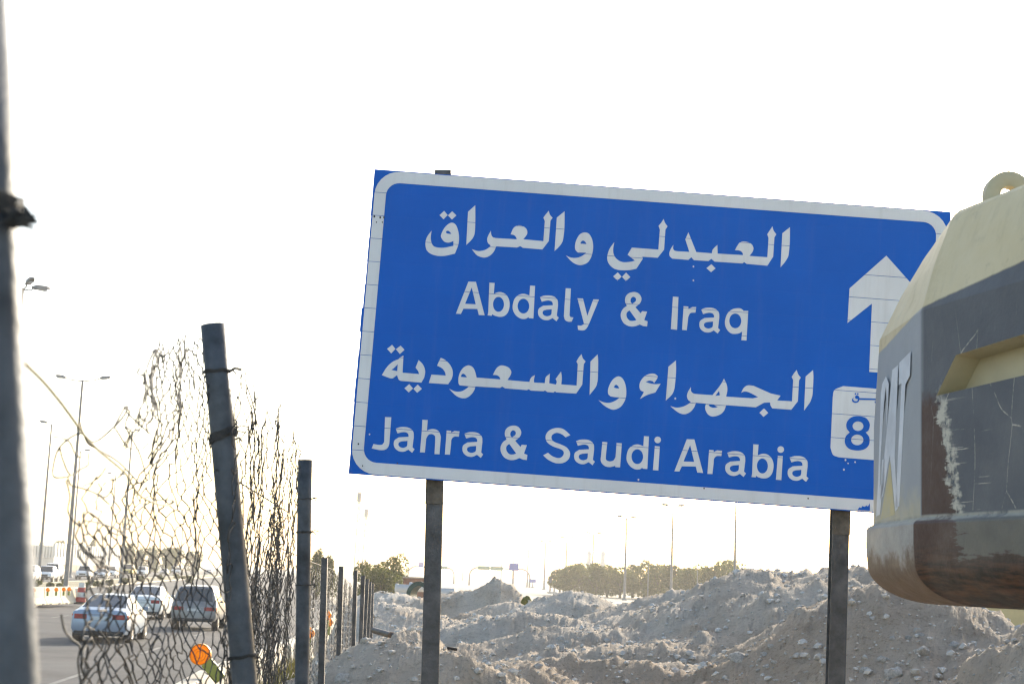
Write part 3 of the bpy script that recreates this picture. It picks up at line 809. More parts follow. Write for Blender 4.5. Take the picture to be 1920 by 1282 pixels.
# pocket cut into the right face
def on_face(px, py, org, d, k=.016):
    """view ray against the upright face through org along d (offset inward k); returns (along, z) local"""
    n = Vector((d.y, -d.x, 0)); n3 = n.normalized()
    if n3.dot(Vector((1, 0, 0))) < 0: n3 = -n3
    o3 = Vector((org.x, org.y, HC))+n3*k
    r = ray(px, py); tt = (o3-EYE).dot(n3)/r.dot(n3); q = EYE+r*tt-Vector((org.x, org.y, HC))
    return q.x*d.x+q.y*d.y, q.z
nR = Vector((-DR.y, DR.x)); nR = nR if nR.x > 0 else -nR        # inward normal of the right face
poc = [on_face(1794, 662, P0, DR), on_face(1757, 738, P0, DR)]
far_a = poc[0][0]+.62
cutp = [poc[0], (far_a, on_face(1920, 630, P0, DR)[1]+.02), (far_a+.05, on_face(1920, 709, P0, DR)[1]+.02), poc[1]]
cb = MB()
for (a, z) in cutp:
    for k in (-.1, .10):
        q = DR*a+nR*k; cb.v.append((q.x, q.y, z+(.0 if k < 0 else -.012)))
cb.f += [(0, 2, 4, 6), (1, 7, 5, 3), (0, 1, 3, 2), (2, 3, 5, 4), (4, 5, 7, 6), (6, 7, 1, 0)]
cutter = cb.build('pocket_cutter', M_CREAM, exc)
bpy.context.view_layer.update()
bo = body.modifiers.new('pocket', 'BOOLEAN'); bo.object = cutter; bo.operation = 'DIFFERENCE'; bo.solver = 'EXACT'; bo.material_mode = 'TRANSFER'
dg = bpy.context.evaluated_depsgraph_get()
nm = bpy.data.meshes.new_from_object(body.evaluated_get(dg))
body.modifiers.clear(); body.data = nm; nm.set_sharp_from_angle(angle=math.radians(15))
bpy.data.objects.remove(cutter)
# lifting eye
eye_c = P(1889, 368, 4.92)-EXB
ey = MB(); n = 28; ro, ri, th = .079, .029, .022
for (r, yy) in ((ri, -th), (ri+.006, -th-.004), (ro-.008, -th-.004), (ro, -th), (ro, th), (ri, th)):
    for k in range(n):
        a = 2*math.pi*k/n; ey.v.append((eye_c.x+r*math.cos(a)*.98, eye_c.y+yy, eye_c.z+r*math.sin(a)))
for i in range(6):
    for k in range(n):
        ey.f.append((i*n+k, i*n+(k+1) % n, ((i+1) % 6)*n+(k+1) % n, ((i+1) % 6)*n+k))
ey.box((eye_c.x-ro, eye_c.y-th+.002, eye_c.z-.12), (eye_c.x+ro, eye_c.y+th-.002, eye_c.z-.05))
ey.build('lifting_eye', M_CREAM, exc, sharp=40)
# maker's letters on the side face
def z6(s): return pts_of(s, 1560, 300, 360/923)
def z7(s): return pts_of(s, 1560, 780, 360/919)
logoM = mat('logo_white', (.62,.63,.64), .5, 0, .12, 6); logoY = mat('logo_yellow', (.50,.40,.16), .55, 0, .2, 9, col2=(.40,.37,.26))
nLn = Vector((-DL.y, DL.x))                                           # outward (-x)
def on_side(loops, name, m):
    l2 = [[on_face(a, b, P0+DL*0, DL, .0165) for a, b, *_ in lp] for lp in loops]
    me = filled(l2, name, .0002); me.materials.append(m)
    o = link(bpy.data.objects.new(name, me), exc)
    # local x -> along DL, local y -> up, placed 2 mm proud of the paint
    off = -nLn*.0143
    o.matrix_basis = Matrix(((DL.x, 0, nLn.x, off.x), (DL.y, 0, nLn.y, off.y), (0, 1, 0, 0), (0, 0, 0, 1)))
on_side([z6('326,975! 381,920! 378,1035! 356,1078!')+z7('325,430! 307,440!')+z6('337,1072! 324,1082!')], 'letter', logoM)
on_side([z6('293,1008! 321,985!')+z7('303,200! 318,440! 306,455! 280,185! 247,385! 233,392! 266,60!')], 'letter', logoM)
on_side([z6('262,1040 245,1075! 238,1120!')+z7('232,60! 224,300! 214,480! 232,470! 241,390! 252,330! 255,205! 243,208! 238,320! 231,350! 236,200! 243,85!')+z6('253,1170! 262,1085! 266,1165!')+z7('262,80! 268,10!')+z6('276,1075!')], 'letter', logoM)
on_side([z7('281,215! 304,470! 236,495!')], 'emblem_triangle', logoY)
# the rest of the machine, beyond the right edge of the picture
gz = ez-HC
ub = MB(); ub.prism([(2.33, -.02), (4.9, -.02), (4.9, 1.0), (4.6, 1.25), (2.33, 1.2)], 'y', -1.72, .95); ub.build('engine_house', M_CREAM, exc, bevel=.04)
cabm = MB(); cabm.prism([(4.95, 0), (6.3, 0), (6.45, .9), (6.1, 1.75), (4.95, 1.8)], 'y', -.35, .95); cabm.build('cab', M_CREAM, exc, bevel=.06)
gl_ = MB(); gl_.prism([(5.15, .55), (6.2, .55), (6.3, .95), (6.02, 1.62), (5.15, 1.65)], 'y', -.36, -.352); gl_.build('cab_window', glass_mat('cab_glass', (.03,.04,.045)), exc)
tt_ = MB(); tt_.lathe([(0, -.35), (.7, -.35), (.7, -.04), (0, -.04)], 28, (3.9, -.4, 0)); tt_.build('turntable', M_BLACK, exc, sharp=40)
for yc in (-1.45, .65):
    tk = MB(); pr = []
    for a in range(13): t = math.pi/2+math.pi*a/12; pr.append((1.9+.42*math.cos(t), gz+.42+.42*math.sin(t)))
    for a in range(13): t = -math.pi/2+math.pi*a/12; pr.append((6.0+.42*math.cos(t), gz+.42+.42*math.sin(t)))
    tk.prism(pr, 'y', yc-.28, yc+.28); tk.build('track', M_BLACK, exc, bevel=.02)
cb_ = MB(); cb_.box((3.2, -1.2, gz+.3), (4.7, .4, gz+.75)); cb_.build('car_body', M_CREAM, exc, bevel=.04)
# ------------------------------------------------------------------ the wire fence
def FX(y): return -.39-.0765*y
fence = empty('wire_fence', (FX(3.8), 3.8, H1(FX(3.8), 3.8)), 0, 'torn chain-link fence on grey steel posts between the road and the spoil heaps', 'fence')
FO = Vector(fence.location)
def fbuild(mb, name, m, **k):
    mb.v = [(v[0]-FO.x, v[1]-FO.y, v[2]-FO.z) for v in mb.v]
    return mb.build(name, m, fence, **k)
def round_post(pb, pt, dist, r, ties=(), name='post'):
    """pb, pt: photo pixels of the axis low in the frame and at the top"""
    a, b = P(*pb, dist), P(*pt, dist); u = (b-a).normalized()
    lo = a+u*((H1(a.x, a.y)-.3-a.z)/u.z)
    mb = MB(); n = 12; pts = [lo.lerp(b, i/n) for i in range(n+1)]
    pts = [p+Vector((random.uniform(-1, 1), random.uniform(-1, 1), 0))*.0006 for p in pts]
    mb.tube(pts, r, 20, cap=False)
    # hollow open end
    e = len(mb.v)-20
    for k in range(20):
        v = Vector(mb.v[e+k]); mb.v.append(tuple(b+(v-b)*.88))
    for k in range(20): mb.f.append((e+k, e+(k+1) % 20, e+20+(k+1) % 20, e+20+k))
    for k in range(20):
        v = Vector(mb.v[e+20+k]); mb.v.append(tuple(v-u*.15))
    for k in range(20): mb.f.append((e+20+k, e+20+(k+1) % 20, e+40+(k+1) % 20, e+40+k))
    fbuild(mb, name, M_GALV, smooth=True)
    for (py, tl, loops) in ties:
        f_ = (a.z-P(pb[0], py, dist).z)/(a.z-b.z); c = a.lerp(b, f_)
        w = MB()
        for q in range(loops):
            pts = []
            ph = random.uniform(0, 6)
            for k in range(23):
                t = 2*math.pi*k/20+ph
                pts.append(c+Vector((math.cos(t)*(r+.003), math.sin(t)*(r+.003), tl*math.cos(t)+.004*q+.0015*math.sin(5*t))))
            tail = pts[-1]
            if dist > 2: pts.append(tail+Vector((.012, -.01, .006))); pts.append(tail+Vector((.03, -.012, .002)))
            w.tube(pts, .0019, 5)
        # twisted ends standing off the post
        s0 = c+Vector((r+.002, -.012, 0)); w.tube([s0, s0+Vector((.012, -.01, .004)), s0+Vector((.02, -.006, -.006))], .0022, 5)
        fbuild(w, 'tie_wire', M_WIRE)
round_post((-2, 1282), (-62, -20), 1.22, .031, ((408, .004, 4),))
round_post((459, 1282), (399, 609), 3.85, .0305, ((700, .003, 2), (825, .014, 6), (1232, .006, 2)))
round_post((566, 1282), (572, 862), 6.35, .0285, ((935, .003, 1), (998, .002, 2), (1096, .002, 1)))
# blob of twisted wire on the nearest post
w = MB(); c0 = P(38, 410, 1.2)
for k in range(14):
    pts = [c0+Vector((random.uniform(-.012, .012), random.uniform(-.012, .012), random.uniform(-.006, .006))) for _ in range(5)]
    w.tube(pts, .0016, 4)
fbuild(w, 'tie_wire', M_WIRE)
def angle_post(pxt, pyt, pxb, dist, w_=.036):
    a, b = P(pxb, 1262, dist), P(pxt, pyt, dist); u = (b-a).normalized(); lo = a+u*((H1(a.x, a.y)-.3-a.z)/u.z)
    mb = MB(); t = .005; L_ = (b-lo).length
    prof = [(-w_/2, -.02), (w_/2, -.02), (w_/2, .02), (w_/2-t, .02), (w_/2-t, -.02+t), (-w_/2, -.02+t)]
    mb.prism(prof, 'z', 0, L_)
    x = Vector((1, 0, 0)); y = u.cross(x).normalized(); x = y.cross(u)
    R3 = Matrix((x, y, u)).transposed()
    mb.v = [tuple(lo+R3 @ Vector(v)) for v in mb.v]
    fbuild(mb, 'post', M_STEEL)
for (pxt, pyt, pxb, d) in ((609, 1045, 603, 9.0), (640, 1061, 634, 11.6), (667, 1069, 661, 14.2), (681, 1078, 674, 16.8), (689, 1085, 680, 19.4), (694, 1090, 688, 22.0), (699, 1094, 694, 24.6)):
    angle_post(pxt, pyt, pxb, d, .034 if d < 16 else .042)

# ---- chain link: wire i zigzags and hooks its neighbours at shared knots
def chain_sheet(mb, N, Mr, where, keep, r=.0016, seed=0, sides=4, sub=2):
    rs = random.Random(seed); knots = {}
    def knot(c2, j):
        if (c2, j) not in knots:
            knots[(c2, j)] = where(c2/2/N, j/Mr, rs)
        return knots[(c2, j)]
    for i in range(N+1):
        run = []
        def flush():
            if len(run) > 3: mb.tube(run, r*rs.uniform(.85, 1.2), sides, cap=False)
        for j in range(Mr+1):
            c2 = 2*i+(1 if (i+j) % 2 == 0 else -1)
            c2 = min(max(c2, 0), 2*N)
            p = knot(c2, j)
            if p is None or not keep(c2/2/N, j/Mr, rs):
                flush(); run = []; continue
            side = 1 if (i+j) % 2 == 0 else -1
            if run:
                q = run[-1]; dl = (p-q)
                run.append(q.lerp(p, .5)+Vector((rs.uniform(-1, 1), rs.uniform(-1, 1), rs.uniform(-1, 1)))*dl.length*.07)
            hook = Vector((0, .0025*side, rs.uniform(-.003, .003)))
            run.append(p+hook)
        flush()

# torn sheet hanging between the nearest post and the leaning one
LEFT = [(640, 272), (700, 262), (770, 258), (830, 232), (880, 190), (915, 150), (1000, 146), (1080, 166), (1200, 150), (1310, 138)]
RIGHT = [(640, 386), (1310, 448)]
BUNCH = [([(640, 276), (700, 286), (800, 293), (900, 284), (1000, 296), (1310, 300)], 34, 690, 1040, 2.1), ([(640, 360), (860, 366), (1310, 372)], 26, 855, 1100, 2.0),
         ([(640, 335), (1310, 330)], 20, 640, 900, 1.5), ([(900, 185), (1310, 205)], 26, 930, 1320, 1.5), ([(900, 250), (1310, 245)], 26, 1050, 1320, 1.4)]
def torn(u, v, rs):
    py = 642+v*680+11*math.sin(u*19)+rs.uniform(-6, 6)
    l, rr = interp(LEFT, py), interp(RIGHT, py)
    px = lerp(l, rr, u)+5*math.sin(v*9+u*14)+rs.uniform(-2.8, 2.8)
    for (tab, R_, y0, y1, pw) in BUNCH:
        if y0 < py < y1:
            k = min(1, (py-y0)/60, (y1-py)/60); c = interp(tab, py)+4*math.sin(py*.05)
            dl = px-c
            if abs(dl) < R_:
                n_ = math.copysign(R_*(abs(dl)/R_)**pw, dl); px = c+lerp(dl, n_, k)
    d = 2.3+1.68*u**.85+.06*math.sin(u*23+v*5)+.05*math.sin(v*17+u*3)
    return P(px, py, d)
def torn_keep(u, v, rs):
    py = 642+v*680
    # the crown sags at the left and the corner is ripped out
    crown = interp([(0, 690), (.12, 668), (.3, 640), (1, 640)], u)
    if py < crown: return False
    if 855 < py < 900 and u < .5 and rs.random() < .12: return False
    if 790 < py < 965 and u < .34 and rs.random() < .34: return False
    if py > 1000 and u < .25 and rs.random() < .05: return False
    return rs.random() > .018
wm = MB()
chain_sheet(wm, 36, 36, torn, torn_keep, .0016, 3)
# loose strands at the rip
def strand(pts, d0, d1, r=.0017):
    n = len(pts); ps = []
    q = [P(px, py, lerp(d0, d1, i/(n-1))) for i, (px, py) in enumerate(pts)]
    for i in range(n-1):
        p0, p1, p2, p3 = q[max(i-1, 0)], q[i], q[i+1], q[min(i+2, n-1)]
        for k in range(5):
            t = k/5; ps.append(.5*(2*p1+(p2-p0)*t+(2*p0-5*p1+4*p2-p3)*t*t+(3*p1-p0-3*p2+p3)*t**3))
    ps.append(q[-1]); wm.tube(ps, r, 4)
for s in ([(115, 1152), (121, 1180), (135, 1198), (150, 1212), (146, 1240), (152, 1282)], [(232, 763), (243, 772), (236, 800), (262, 850), (275, 900)], [(214, 800), (178, 828), (150, 812), (112, 838), (99, 880), (104, 895), (130, 893)],
          [(101, 818), (128, 826), (140, 848), (150, 858)], [(112, 838), (118, 862), (132, 890), (150, 880), (166, 870), (165, 848)], [(150, 793), (156, 810), (166, 832), (190, 845), (225, 868), (260, 905)],
          [(214, 800), (222, 812), (240, 838), (262, 842)], [(214, 800), (236, 762), (240, 775), (280, 812)], [(240, 762), (232, 780), (213, 802)], [(128, 897), (134, 910), (150, 914), (180, 925), (205, 945)],
          [(124, 900), (131, 930), (128, 960), (150, 985), (165, 960), (196, 984), (205, 1000)], [(205, 995), (225, 1002), (240, 980), (262, 955), (290, 938), (325, 938), (312, 948)], [(158, 975), (185, 980), (215, 990), (240, 1008)],
          [(152, 1018), (170, 1040), (200, 1060), (232, 1075)], [(262, 690), (258, 700), (272, 706), (268, 720)], [(275, 690), (284, 668), (292, 655), (286, 660)], [(300, 700), (296, 672), (306, 666), (303, 680)], [(262, 780), (268, 787), (280, 790), (287, 784)],
          [(160, 1200), (152, 1226), (166, 1250), (150, 1282)], [(183, 1180), (205, 1210), (186, 1240), (190, 1282)], [(230, 1185), (216, 1212), (233, 1236), (250, 1282)], [(300, 1190), (280, 1220), (300, 1260), (290, 1282)]):
    strand(s, 2.25+(s[0][0]-130)/240, 2.3+(s[-1][0]-130)/240)
tag(fbuild(wm, 'torn_wire_mesh', M_WIRE, smooth=True), kind='stuff')

# sheet between the leaning post and the next one, sagging in folds
def fold(a, z, k):
    return .040*math.sin(a*6.3+k)+.026*math.sin(a*14+z*2.2+k*2)+.013*math.sin(a*31+z*5)
def sheet2(u, v, rs):
    y = lerp(3.72, 6.42, u); top = HC+.43+.06*u+.05*math.sin(u*17)+.03*math.sin(u*41)+.012*math.sin(u*90)
    z = top-v*1.75
    return Vector((FX(y)+.02+.17*fold(y, z, 1.0)*min(1, u*6+.3)+rs.uniform(-.007, .007), y+rs.uniform(-.02, .02), z+rs.uniform(-.010, .010)))
wm = MB(); chain_sheet(wm, 44, 60, sheet2, lambda u, v, rs: rs.random() > (.10 if v < .03 else .006), .0015, 5, 4)
# a second length folded over it low down
def sheet3(u, v, rs):
    y = lerp(4.35, 6.38, u); top = HC-.08+.28*u+.09*math.sin(u*9+1)+.05*math.sin(u*23)
    z = top-v*1.25
    return Vector((FX(y)-.03+fold(y*1.3, z, 3.2)*.45+rs.uniform(-.008, .008), y+rs.uniform(-.02, .02), z+rs.uniform(-.012, .012)))
chain_sheet(wm, 44, 54, sheet3, lambda u, v, rs: rs.random() > .01, .0017, 8, 4)
# long stay wire through the folds
q = [P(405, 880, 3.8), P(450, 905, 4.3), P(500, 935, 5.1), P(540, 960, 5.9)]; wm.tube(q, .0022, 5)
tag(fbuild(wm, 'sagging_wire_mesh', M_WIRE, smooth=True), kind='stuff')
# far length, seen at a graze
def sheet4(u, v, rs):
    y = lerp(6.45, 24.6, u); top = HC+np.interp(y, [6.4, 9, 14, 25], [.06, .0, -.02, -.30])+.025*math.sin(y*3); bot = H1(FX(y)+.1, y)-.02 if False else HC+np.interp(y, [6, 9, 12, 17, 25], [-1.1, -.95, -.84, -1.08, -1.4])
    z = lerp(top, bot, v)
    return Vector((FX(y)-.03+.014*math.sin(y*2.3)+.010*math.sin(y*7+z*4)+rs.uniform(-.004, .004), y+rs.uniform(-.01, .01), z+rs.uniform(-.006, .006)))
wm = MB(); chain_sheet(wm, 190, 30, sheet4, lambda u, v, rs: rs.random() > .004, .0015, 9, 3)
wm.tube([Vector((FX(y)-.03, y, HC+float(np.interp(y, [6.4, 9, 14, 25], [.08, .045, .0, -.28])))) for y in np.linspace(6.4, 24.6, 30)], .002, 4)
tag(fbuild(wm, 'far_wire_mesh', M_WIRE, smooth=True), kind='stuff')

# loose pale cable hanging from the near post into the torn mesh
q = [(40, 672), (52, 686), (80, 714), (112, 752), (140, 790), (160, 818), (186, 845), (214, 868), (236, 888), (246, 905), (262, 928), (290, 943), (318, 947), (330, 940)]
pp = [P(px, py, lerp(1.25, 2.75, i/(len(q)-1))) for i, (px, py) in enumerate(q)]
cb2 = MB(); sm_ = []
for i in range(len(pp)-1):
    p0, p1, p2, p3 = pp[max(i-1, 0)], pp[i], pp[i+1], pp[min(i+2, len(pp)-1)]
    for k in range(5):
        t = k/5; sm_.append(.5*(2*p1+(p2-p0)*t+(2*p0-5*p1+4*p2-p3)*t*t+(3*p1-p0-3*p2+p3)*t**3))
cb2.tube(sm_, [.0026-.0009*i/len(sm_) for i in range(len(sm_))], 7)
tag(cb2.build('loose_cable', mat('old_yellow_cable', (.24,.21,.10), .6, 0, .2, 12), smooth=True), 'thin yellowish cable hanging from the nearest post into the torn fence mesh', 'cable')
# ------------------------------------------------------------------ vehicles
M_GLASSD = glass_mat('car_glass', (.035,.042,.05))
M_TYRE = M_BLACK
M_RIM = mat('wheel_rim', (.30,.30,.31), .4, .6, .1, 6)
M_TRIM = mat('black_trim', (.025,.025,.027), .6)
M_TAIL = mat('tail_light_red', (.35,.015,.02), .25, spec=.5)
M_HEAD = mat('headlight_glass', (.45,.46,.48), .15, spec=.6)
M_PLATE = mat('number_plate', (.60,.60,.58), .5, 0, .1, 20)
def paint(name, c): return mat(name, c, .28, .15, .05, 2, spec=.6)
#  y, hw low, hw mid, hw belt, hw roof, z low, z mid, z belt, z roof
SEDAN = [(-2.29,.72,.81,.78,.68,.30,.55,.90,.95), (-2.26,.77,.85,.82,.71,.26,.55,.93,.99), (-2.05,.80,.87,.83,.72,.23,.55,.94,1.03), (-1.60,.82,.885,.85,.73,.21,.55,.95,1.07), (-.72,.83,.89,.86,.58,.20,.55,.96,1.43),
         (0,.83,.89,.86,.60,.20,.55,.95,1.47), (.42,.83,.89,.86,.58,.20,.55,.94,1.43), (1.15,.83,.885,.85,.72,.20,.55,.92,1.01), (1.75,.82,.87,.82,.66,.22,.52,.86,.92), (2.12,.78,.83,.76,.58,.24,.50,.76,.80), (2.27,.62,.68,.62,.46,.32,.50,.62,.65)]
SUV = [(-2.32,.78,.87,.85,.78,.42,.64,.98,1.03), (-2.29,.82,.90,.88,.82,.40,.66,1.02,1.08), (-2.20,.84,.92,.90,.80,.38,.66,1.10,1.18), (-2.02,.85,.93,.90,.70,.36,.66,1.12,1.70), (-1.85,.85,.93,.90,.69,.36,.66,1.12,1.78),
       (-.2,.85,.93,.90,.70,.36,.66,1.11,1.82), (.45,.85,.93,.90,.67,.36,.66,1.10,1.76), (1.05,.85,.93,.90,.78,.36,.66,1.09,1.17), (1.75,.84,.92,.87,.72,.38,.66,1.03,1.10), (2.15,.80,.86,.80,.62,.42,.64,.92,.97), (2.28,.66,.74,.70,.52,.48,.64,.80,.83)]
PICK = [(-2.6,.74,.84,.82,.78,.50,.72,1.00,1.02), (-2.55,.82,.89,.88,.86,.48,.72,1.04,1.06), (-1.0,.84,.90,.89,.86,.44,.72,1.05,1.07), (-.95,.84,.90,.89,.72,.44,.72,1.06,1.68), (-.7,.84,.90,.89,.68,.44,.72,1.07,1.76),
        (.25,.84,.90,.89,.68,.44,.72,1.07,1.78), (.7,.84,.90,.89,.66,.44,.72,1.06,1.72), (1.3,.84,.90,.88,.76,.44,.72,1.05,1.13), (2.0,.82,.89,.86,.72,.46,.70,1.02,1.08), (2.4,.80,.85,.80,.66,.48,.68,.92,.96), (2.5,.70,.76,.72,.56,.52,.68,.84,.87)]
def vehicle(name, label, cat, prof, pm, loc, yaw, rear_seg, wind_seg, side_rng, wheel_y, wr, group=None, tail=True, scale=1.0):
    root = empty(name, loc, yaw, label, cat, group); root.scale = (scale,)*3
    S = 4; st = []
    for i in range(len(prof)-1):
        for k in range(S): st.append((i, k, [lerp(a, b, k/S) for a, b in zip(prof[i], prof[i+1])]))
    st.append((len(prof)-1, 0, list(prof[-1])))
    rings = []
    for (_, _, (y, hb, hm, hbt, hr, zb, zm, zbt, zr)) in st:
        half = [(0, zb), (hb*.6, zb), (hb, zb+.03), (hm*.995, lerp(zb, zm, .55)), (hm, zm), (lerp(hm, hbt, .5)+.006, lerp(zm, zbt, .6)), (hbt, zbt), (lerp(hbt, hr, .5)+.008, lerp(zbt, zr, .5)), (hr, zr-.045), (hr*.93, zr-.012), (hr*.6, zr+.006), (0, zr+.012)]
        rings.append([(x, y, z) for x, z in half]+[(-x, y, z) for x, z in half[-2:0:-1]])
    nr = len(rings[0]); V = [p for r in rings for p in r]
    body, glass = [], {'rear_window': [], 'windscreen': [], 'side_window': [], 'side_window2': []}
    for i in range(len(rings)-1):
        seg, k, q = st[i]; ym = (q[0]+st[i+1][2][0])/2
        for j in range(nr):
            f = (i*nr+j, i*nr+(j+1) % nr, (i+1)*nr+(j+1) % nr, (i+1)*nr+j)
            top = 9 <= j <= 12
            side_r = j in (6, 7); side_l = j in (14, 15)
            if top and seg in rear_seg: glass['rear_window'].append(f)
            elif top and seg == wind_seg and k < S: glass['windscreen'].append(f)
            elif side_r and side_rng[0] < ym < side_rng[1] and abs(ym-side_rng[2]) > .05: glass['side_window'].append(f)
            elif side_l and side_rng[0] < ym < side_rng[1] and abs(ym-side_rng[2]) > .05: glass['side_window2'].append(f)
            else: body.append(f)
    body.append(tuple(range(nr))); body.append(tuple((len(rings)-1)*nr+j for j in range(nr)))
    def part(nm, fs, m):
        mb = MB(); idx = {}
        for f in fs:
            g = []
            for v in f:
                if v not in idx: idx[v] = len(mb.v); mb.v.append(V[v])
                g.append(idx[v])
            mb.f.append(tuple(g))
        return mb.build(nm, m, root, sharp=45)
    part('body', body, pm)
    for nm, fs in glass.items(): part(nm.rstrip('2'), fs, M_GLASSD)
    hm = prof[5][2]
    for sy in wheel_y:
        for sx in (-1, 1):
            a = MB(); a.lathe([(0, sx*(hm+.004)), (wr+.05, sx*(hm+.004)), (wr+.05, sx*(hm-.22))], 20, (0, sy, wr), 'x'); a.build('wheel_arch', M_TRIM, root)
            w = MB(); xo = sx*(hm+.012); xi = sx*(hm-.20)
            w.lathe([(wr*.62, xo), (wr*.9, xo+sx*.004), (wr, xo-sx*.03), (wr, xi), (0, xi)], 22, (0, sy, wr), 'x'); wh = w.build('wheel', M_TYRE, root, sharp=50)
            r_ = MB(); r_.lathe([(0, xo-sx*.012), (wr*.18, xo-sx*.004), (wr*.45, xo-sx*.02), (wr*.60, xo+sx*.003), (wr*.64, xo-sx*.01)], 18, (0, sy, wr), 'x'); r_.build('rim', M_RIM, wh, sharp=50)
    yr, yf = prof[0][0], prof[-1][0]
    zb, zt = prof[1][5], prof[1][7]
    hb = prof[1][3]
    def bxp(nm, x0, x1, y0, y1, z0, z1, m, bev=.015):
        b = MB(); b.box((x0, y0, z0), (x1, y1, z1)); return b.build(nm, m, root, bevel=bev)
    for sx in (-1, 1):
        # lamps wrap the corners
        b = MB(); b.prism([(sx*hb*.48, yr+.04), (sx*hb*.48, yr-.016), (sx*hb*.90, yr-.016), (sx*(hb+.022), yr+.03), (sx*(hb+.045), yr+.12), (sx*(hb+.04), yr+.30), (sx*hb*.8, yr+.15)], 'z', zt-.21, zt-.06); b.build('tail_light', M_TAIL, root, bevel=.012)
        fz = prof[-2][7]
        b = MB(); b.prism([(sx*.38, yf-.03), (sx*.40, yf+.006), (sx*.62, yf-.05), (sx*.79, yf-.20), (sx*.72, yf-.32), (sx*.5, yf-.2)], 'z', fz-.17, fz-.03); b.build('headlight', M_HEAD, root, bevel=.012)
        m_ = MB(); my = side_rng[1]-.08; zz = prof[5][7]+.06
        m_.box((sx*(hb+.02), my-.07, zz-.07), (sx*(hb+.20), my+.05, zz+.06)); m_.build('mirror', pm, root, bevel=.03)
    bxp('number_plate', -.26, .26, yr-.016, yr+.02, zt-.235, zt-.125, M_PLATE, .004)
    bxp('trim_strip', -.45, .45, yr-.012, yr+.03, zt-.085, zt-.06, M_RIM, .004)
    bxp('rear_bumper', -hb*.92, hb*.92, yr-.045, yr+.22, zb-.04, zb+.10, M_TRIM, .03)
    bxp('grille', -.42, .42, yf-.04, yf+.012, prof[-1][6]-.03, prof[-1][7]+.03, M_TRIM, .01)
    bxp('front_bumper', -.70, .70, yf-.18, yf+.03, zb+.0, zb+.16, M_TRIM, .03)
    return root
ROADYAW = math.atan(.0765)
def road_pt(px, py):
    r = ray(px, py); t = -HC/r.z; return EYE+r*t
def car(px, py, kind, name, label, cat, pm, dyaw=0.0, group=None, scale=1.0):
    p = road_pt(px, py); p.z = .006
    yaw = ROADYAW+(.046 if p.y > 100 else 0)+dyaw
    if kind == 'sedan': return vehicle(name, label, cat, SEDAN, pm, p, yaw, (3,), 6, (-1.35, 1.0, -.2), (-1.38, 1.38), .32, group, scale=scale)
    if kind == 'suv': return vehicle(name, label, cat, SUV, pm, p, yaw, (2, 3), 6, (-1.75, .95, -.35), (-1.42, 1.40), .385, group, scale=scale)
    return vehicle(name, label, cat, PICK, pm, p, yaw, (2,), 6, (-.75, 1.1, .3), (-1.6, 1.55), .39, group, scale=scale)
SILV = paint('silver_blue_paint', (.29,.355,.44)); GREYP = paint('grey_paint', (.20,.198,.20)); WHITEP = paint('white_paint', (.72,.72,.70)); YELP = paint('yellow_paint', (.50,.36,.03)); BEIG = paint('beige_paint', (.40,.36,.30))
PI = math.pi
car(207, 1199, 'sedan', 'sedan_car', 'silver blue sedan driving away, nearest car on the road', 'car', SILV)
car(373, 1178, 'suv', 'suv_car', 'dark grey off-road car driving away, seen through the mesh left of the leaning post', 'car', GREYP, scale=.94)
car(278, 1158, 'sedan', 'sedan_car', 'white sedan just beyond the silver blue one, half hidden by it', 'car', WHITEP)
car(52, 1092, 'suv', 'suv_car', 'white car at the left edge, mostly hidden by the nearest post', 'car', WHITEP, PI)
car(88, 1091, 'pickup', 'pickup_truck', 'white pickup coming towards the camera right of the single-armed lamp', 'pickup', WHITEP, PI)
car(98, 1086, 'suv', 'suv_car', 'white tall car coming right behind the front pickup', 'car', WHITEP, PI, scale=1.1)
car(158, 1086, 'suv', 'suv_car', 'white tall car coming alone, right of the double lamp post', 'car', WHITEP, PI)
car(190, 1086, 'sedan', 'sedan_car', 'white sedan coming, second car right of the double lamp post', 'car', WHITEP, PI)
car(208, 1083, 'suv', 'suv_car', 'white tall car coming, just left of the third lamp post', 'car', WHITEP, PI)
car(238, 1082, 'pickup', 'pickup_truck', 'yellow pickup truck coming on the opposite carriageway', 'pickup', YELP, PI, scale=1.25)
car(266, 1080, 'suv', 'suv_car', 'white tall car coming just right of the yellow truck', 'car', WHITEP, PI)
car(322, 1076, 'suv', 'suv_car', 'white tall car far off, left of a close pair', 'car', WHITEP, PI, scale=1.1)
car(334, 1077, 'suv', 'suv_car', 'white tall car far off, right of a close pair', 'car', WHITEP, PI)
car(392, 1077, 'sedan', 'sedan_car', 'small white sedan far off, just left of the leaning post', 'car', WHITEP)
car(308, 1078, 'sedan', 'sedan_car', 'grey sedan far off, before the pair of white cars', 'car', BEIG, PI)
car(594, 1112, 'suv', 'suv_car', 'pale car on the road seen between the second post and the first thin post', 'car', WHITEP)
car(583, 1104, 'sedan', 'sedan_car', 'grey car further on, seen right of the second round post', 'car', GREYP)

